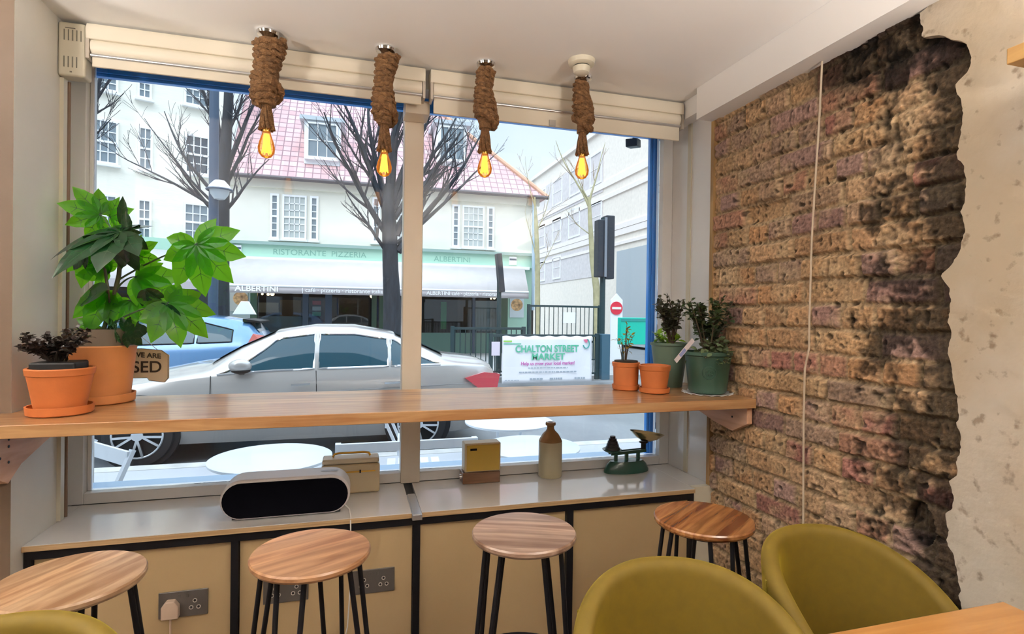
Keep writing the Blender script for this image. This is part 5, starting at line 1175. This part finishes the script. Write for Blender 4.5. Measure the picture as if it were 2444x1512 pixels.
# turquoise skip-like sign panel
x0, x1, z0, z1 = at_r(1481, 1556, 758, 822, 13.4); tp = thing('turquoise_panel', ((x0+x1)/2, 13.4, GR), 'bright turquoise panel on short legs behind the yellow seedling', 'panel')
mb = B(x0, 13.4, z0, x1, 13.6, z1); mb.build('panel', mat('turquoise', (.0, .52, .38), .4), tp, bevel=.02); B(x0, 13.38, z1-.10, x1, 13.399, z1-.03).build('top_rail', mat('teal_rail', (.02, .30, .26), .4), tp)
for x_ in (x0+.08, x1-.14): B(x_, 13.45, GR, x_+.05, 13.5, z0+.001).build('leg', DKG, tp)
# guard rails with the banner
def railing(label, px0, px1, pt, Y, n_, zb=GR, name='railing', rail=.035, bar=.012, low=.12, posts=True):
    a, b_ = at_y(px0, pt, Y), at_y(px1, pt, Y); zt = a.z
    t = thing(name, ((a.x+b_.x)/2, Y, zb), label, 'railing')
    B(a.x, Y-rail, zt-rail*1.6, b_.x, Y+rail, zt).build('top_rail', DKG, t); B(a.x, Y-rail*.7, zb+low, b_.x, Y+rail*.7, zb+low+.04).build('bottom_rail', DKG, t)
    mb = MB()
    for i in range(n_): x_ = a.x+(b_.x-a.x)*(i+.5)/n_; mb.cyl((x_, Y, zb+low+.02), (x_, Y, zt-.02), bar, n=6)
    mb.build('bars', DKG, t)
    for x_ in (a.x, b_.x): B(x_-.04, Y-.04, zb, x_+.04, Y+.04, zt+.02).build('post', DKG, t)
    return t
bn_y = 11.6
bt_ = at_y(1300, 800, bn_y)
railing('dark green pavement guard railing carrying the market banner', 1172, 1425, 797, 11.65, 14)
railing('dark guard railing left of the market banner behind the silver car boot', 1080, 1250, 780, 12.3, 14)
railing('tall black iron fence across the side street behind the banner', 1262, 1432, 727, 15.2, 16)
bn = thing('market_banner', (bt_.x, bn_y, GR), 'white street market banner tied to the guard railing', 'banner')
x0, x1, z0, z1 = at_r(1197, 1412, 802, 915, bn_y)
mb = MB(); mb.grid(lambda u, v: Vector((x0+(x1-x0)*u, bn_y-.02+.012*math.sin(u*17)*math.sin(v*5+1), z0+(z1-z0)*v+(.012*math.sin(u*40) if v > .99 else 0))), 40, 12)
o = mb.build('sheet', mat('banner_vinyl', (.80, .80, .83), .5), bn); md = o.modifiers.new('s', 'SOLIDIFY'); md.thickness = .003
BG_ = mat('banner_green', (.10, .48, .30), .6); BM_ = mat('banner_magenta', (.55, .10, .38), .6); BGY = mat('banner_grey', (.35, .40, .45), .6)
yy = bn_y-.045; bw = x1-x0; bh = z1-z0
mb = MB(); mb.text('CHALTON STREET', bh*.205, (x0+bw*.49, yy, z0+bh*.665), (1, 0, .005), (0, 0, 1), depth=.001, bold=.006, squash=.84); mb.build('lettering', BG_, bn)
mb = MB(); mb.text('MARKET', bh*.19, (x0+bw*.50, yy, z0+bh*.500), (1, 0, 0), (0, 0, 1), depth=.001, bold=.006, squash=1.05); mb.build('lettering', BG_, bn)
MB().text('Help us grow your local market!', bh*.10, (x0+bw*.50, yy, z0+bh*.39), (1, 0, .005), (0, 0, 1), depth=.001, bold=.002, squash=.93).build('lettering', BM_, bn)
mb = MB(); random.seed(3)
for zz, xa, xb, hh in ((.325, .28, .72, .010), (.235, .18, .82, .014), (.09, .30, .44, .02), (.09, .52, .66, .02), (.09, .80, .92, .02), (.07, .03, .18, .008)):
    x_ = xa
    while x_ < xb: w_ = random.uniform(.012, .04); mb.box(x0+bw*x_, yy, z0+bh*(zz-hh), x0+bw*min(xb, x_+w_), yy+.001, z0+bh*(zz+hh)); x_ += w_+.008
mb.build('small_print', BGY, bn)
B(x0+bw*.01, yy, z0+bh*.88, x0+bw*.10, yy+.001, z0+bh*.91).build('lime_flash', mat('lime_print', (.35, .65, .10), .5), bn)
B(x0+bw*.01, yy, z0+bh*.83, x0+bw*.20, yy+.001, z0+bh*.85).build('green_flash', BG_, bn)
cx, cz = x0+bw*.93, z0+bh*.84; mb = MB(); mb.slab([(cx-bw*.035, yy, cz+bh*.09), (cx+bw*.03, yy, cz+bh*.10), (cx, yy, cz+bh*.01)], (0, .001, 0)); mb.build('logo_flag', mat('logo_pink', (.75, .15, .25), .5), bn)
mb = MB(); mb.tube([(cx+bw*.035*math.cos(a), yy, cz+bh*.10*math.sin(a)) for a in [math.pi*(-.9+1.3*i/14) for i in range(15)]], .012, 6); mb.build('logo_ring', mat('logo_teal', (.05, .35, .30), .5), bn)
q = at_y(1352, 755, 15.1); x0, x1, z0, z1 = at_r(1344, 1374, 745, 770, 15.17); o = B(x0, 15.168, z0, x1, 15.188, z1).build('notice', PAPER); tag(o, 'small white notice fixed to the tall black iron fence', 'sign')
x0, x1, z0, z1 = at_r(1173, 1193, 815, 848, 11.6); o = B(x0, 11.588, z0, x1, 11.6095, z1).build('notice', mat('pinkish_notice', (.70, .62, .70), .5)); tag(o, 'small pinkish notice beside the left edge of the market banner', 'sign')
# security camera under the blue frame
p_ = at_y(1513, 338, 2.66); cm_ = thing('security_camera', (p_.x, 2.66, 2.25), 'black box camera under the blue frame at the top right of the window', 'camera')
MB().bar(p_+Vector((-.028, -.02, -.012)), p_+Vector((.036, .05, .004)), .06, .042).build('housing', mat('camera_black', (.02, .025, .03), .4), cm_, bevel=.004)
B(p_.x, 2.655, p_.z+.01, p_.x+.02, 2.675, 2.345).build('mount', BLACKP, cm_)

# ---- cafe tables and folding chairs on the pavement
SNOW = mat('snow_white_metal', (.82, .86, .90), .3)
def cafe_table(px, py, w_px, top_z, label):
    c_ = at_z(px, py, top_z); r_ = w_px/2/FPX*(ray(px, py)*(c_.y/ray(px, py).y)).dot(_f)
    t = thing('round_cafe_table', (c_.x, c_.y, GR), label, 'table', 'white round cafe tables outside')
    MB().lathe([(.0001, top_z-.018), (r_-.006, top_z-.018), (r_, top_z-.012), (r_, top_z-.003), (r_-.005, top_z), (.0001, top_z)], (c_.x, c_.y, 0), 56).build('table_top', SNOW, t)
    for a in (0.5, 2.1, 3.7, 5.2):
        MB().tube([(c_.x+.12*math.cos(a), c_.y+.12*math.sin(a), top_z-.019), (c_.x+.10*math.cos(a), c_.y+.10*math.sin(a), GR+.35), (c_.x+r_*.8*math.cos(a), c_.y+r_*.8*math.sin(a), GR+.005)], .010, 8).build('leg', SNOW, t)
    return t
cafe_table(648, 1089, 276, .595, 'white round cafe table outside, left of the mullion behind the cream radio')
cafe_table(1268, 1063, 232, .595, 'white round cafe table outside behind the stoneware bottle')
cafe_table(1215, 1003, 210, .595, 'white round cafe table outside furthest from the glass, mostly hidden by the counter')
def fold_chair(x, y, rz, label):
    t = thing('folding_chair', (0, 0, 0), label, 'chair', 'white folding chairs outside')
    for sx in (-.19, .19):
        MB().bar((sx, .20, .0), (sx, -.16, .82), .018, .028, (1, 0, 0)).build('back_frame', SNOW, t)
        MB().bar((sx*.9, -.22, .0), (sx*.9, .20, .45), .018, .028, (1, 0, 0)).build('front_frame', SNOW, t)
    for z_, h_ in ((.78, .07), (.60, .06)): yb_ = .20-.36*z_/.82; MB().bar((-.19, yb_, z_), (.19, yb_, z_), .014, h_).build('back_slat', SNOW, t)
    mb = MB()
    for k_ in range(5): mb.box(-.19, -.14+k_*.075, .44, .19, -.085+k_*.075, .455)
    mb.build('seat', SNOW, t); t.location = (x, y, GR); t.rotation_euler.z = R(rz); return t
fold_chair(-1.237, 3.0, 133, 'white folding chair outside the bottom left corner of the window')
fold_chair(.36, 3.75, -95, 'white folding chair outside seen behind the foot of the mullion')
bx0, bx1 = at_y(800, 1060, 3.15), at_y(1140, 1055, 3.15)
bh_ = thing('slatted_bench', ((bx0.x+bx1.x)/2, 3.15, GR), 'white metal bench with two back rails behind the mullion foot and cream radio', 'bench')
for z0, z1 in ((.585, .635), (.43, .47)): B(bx0.x, 3.14, z0, bx1.x, 3.165, z1).build('back_rail', SNOW, bh_)
for x_ in (bx0.x, (bx0.x+bx1.x)/2, bx1.x-.03): B(x_, 3.166, GR, x_+.03, 3.19, .635).build('back_post', SNOW, bh_)
mb = MB()
for k_ in range(4): mb.box(bx0.x, 3.20+k_*.085, .27, bx1.x, 3.26+k_*.085, .29)
mb.build('seat', SNOW, bh_)
for x_ in (bx0.x, bx1.x-.03): B(x_, 3.50, GR, x_+.03, 3.53, .269).build('leg', SNOW, bh_); B(x_, 3.19, .24, x_+.03, 3.53, .2695).build('seat_bearer', SNOW, bh_)
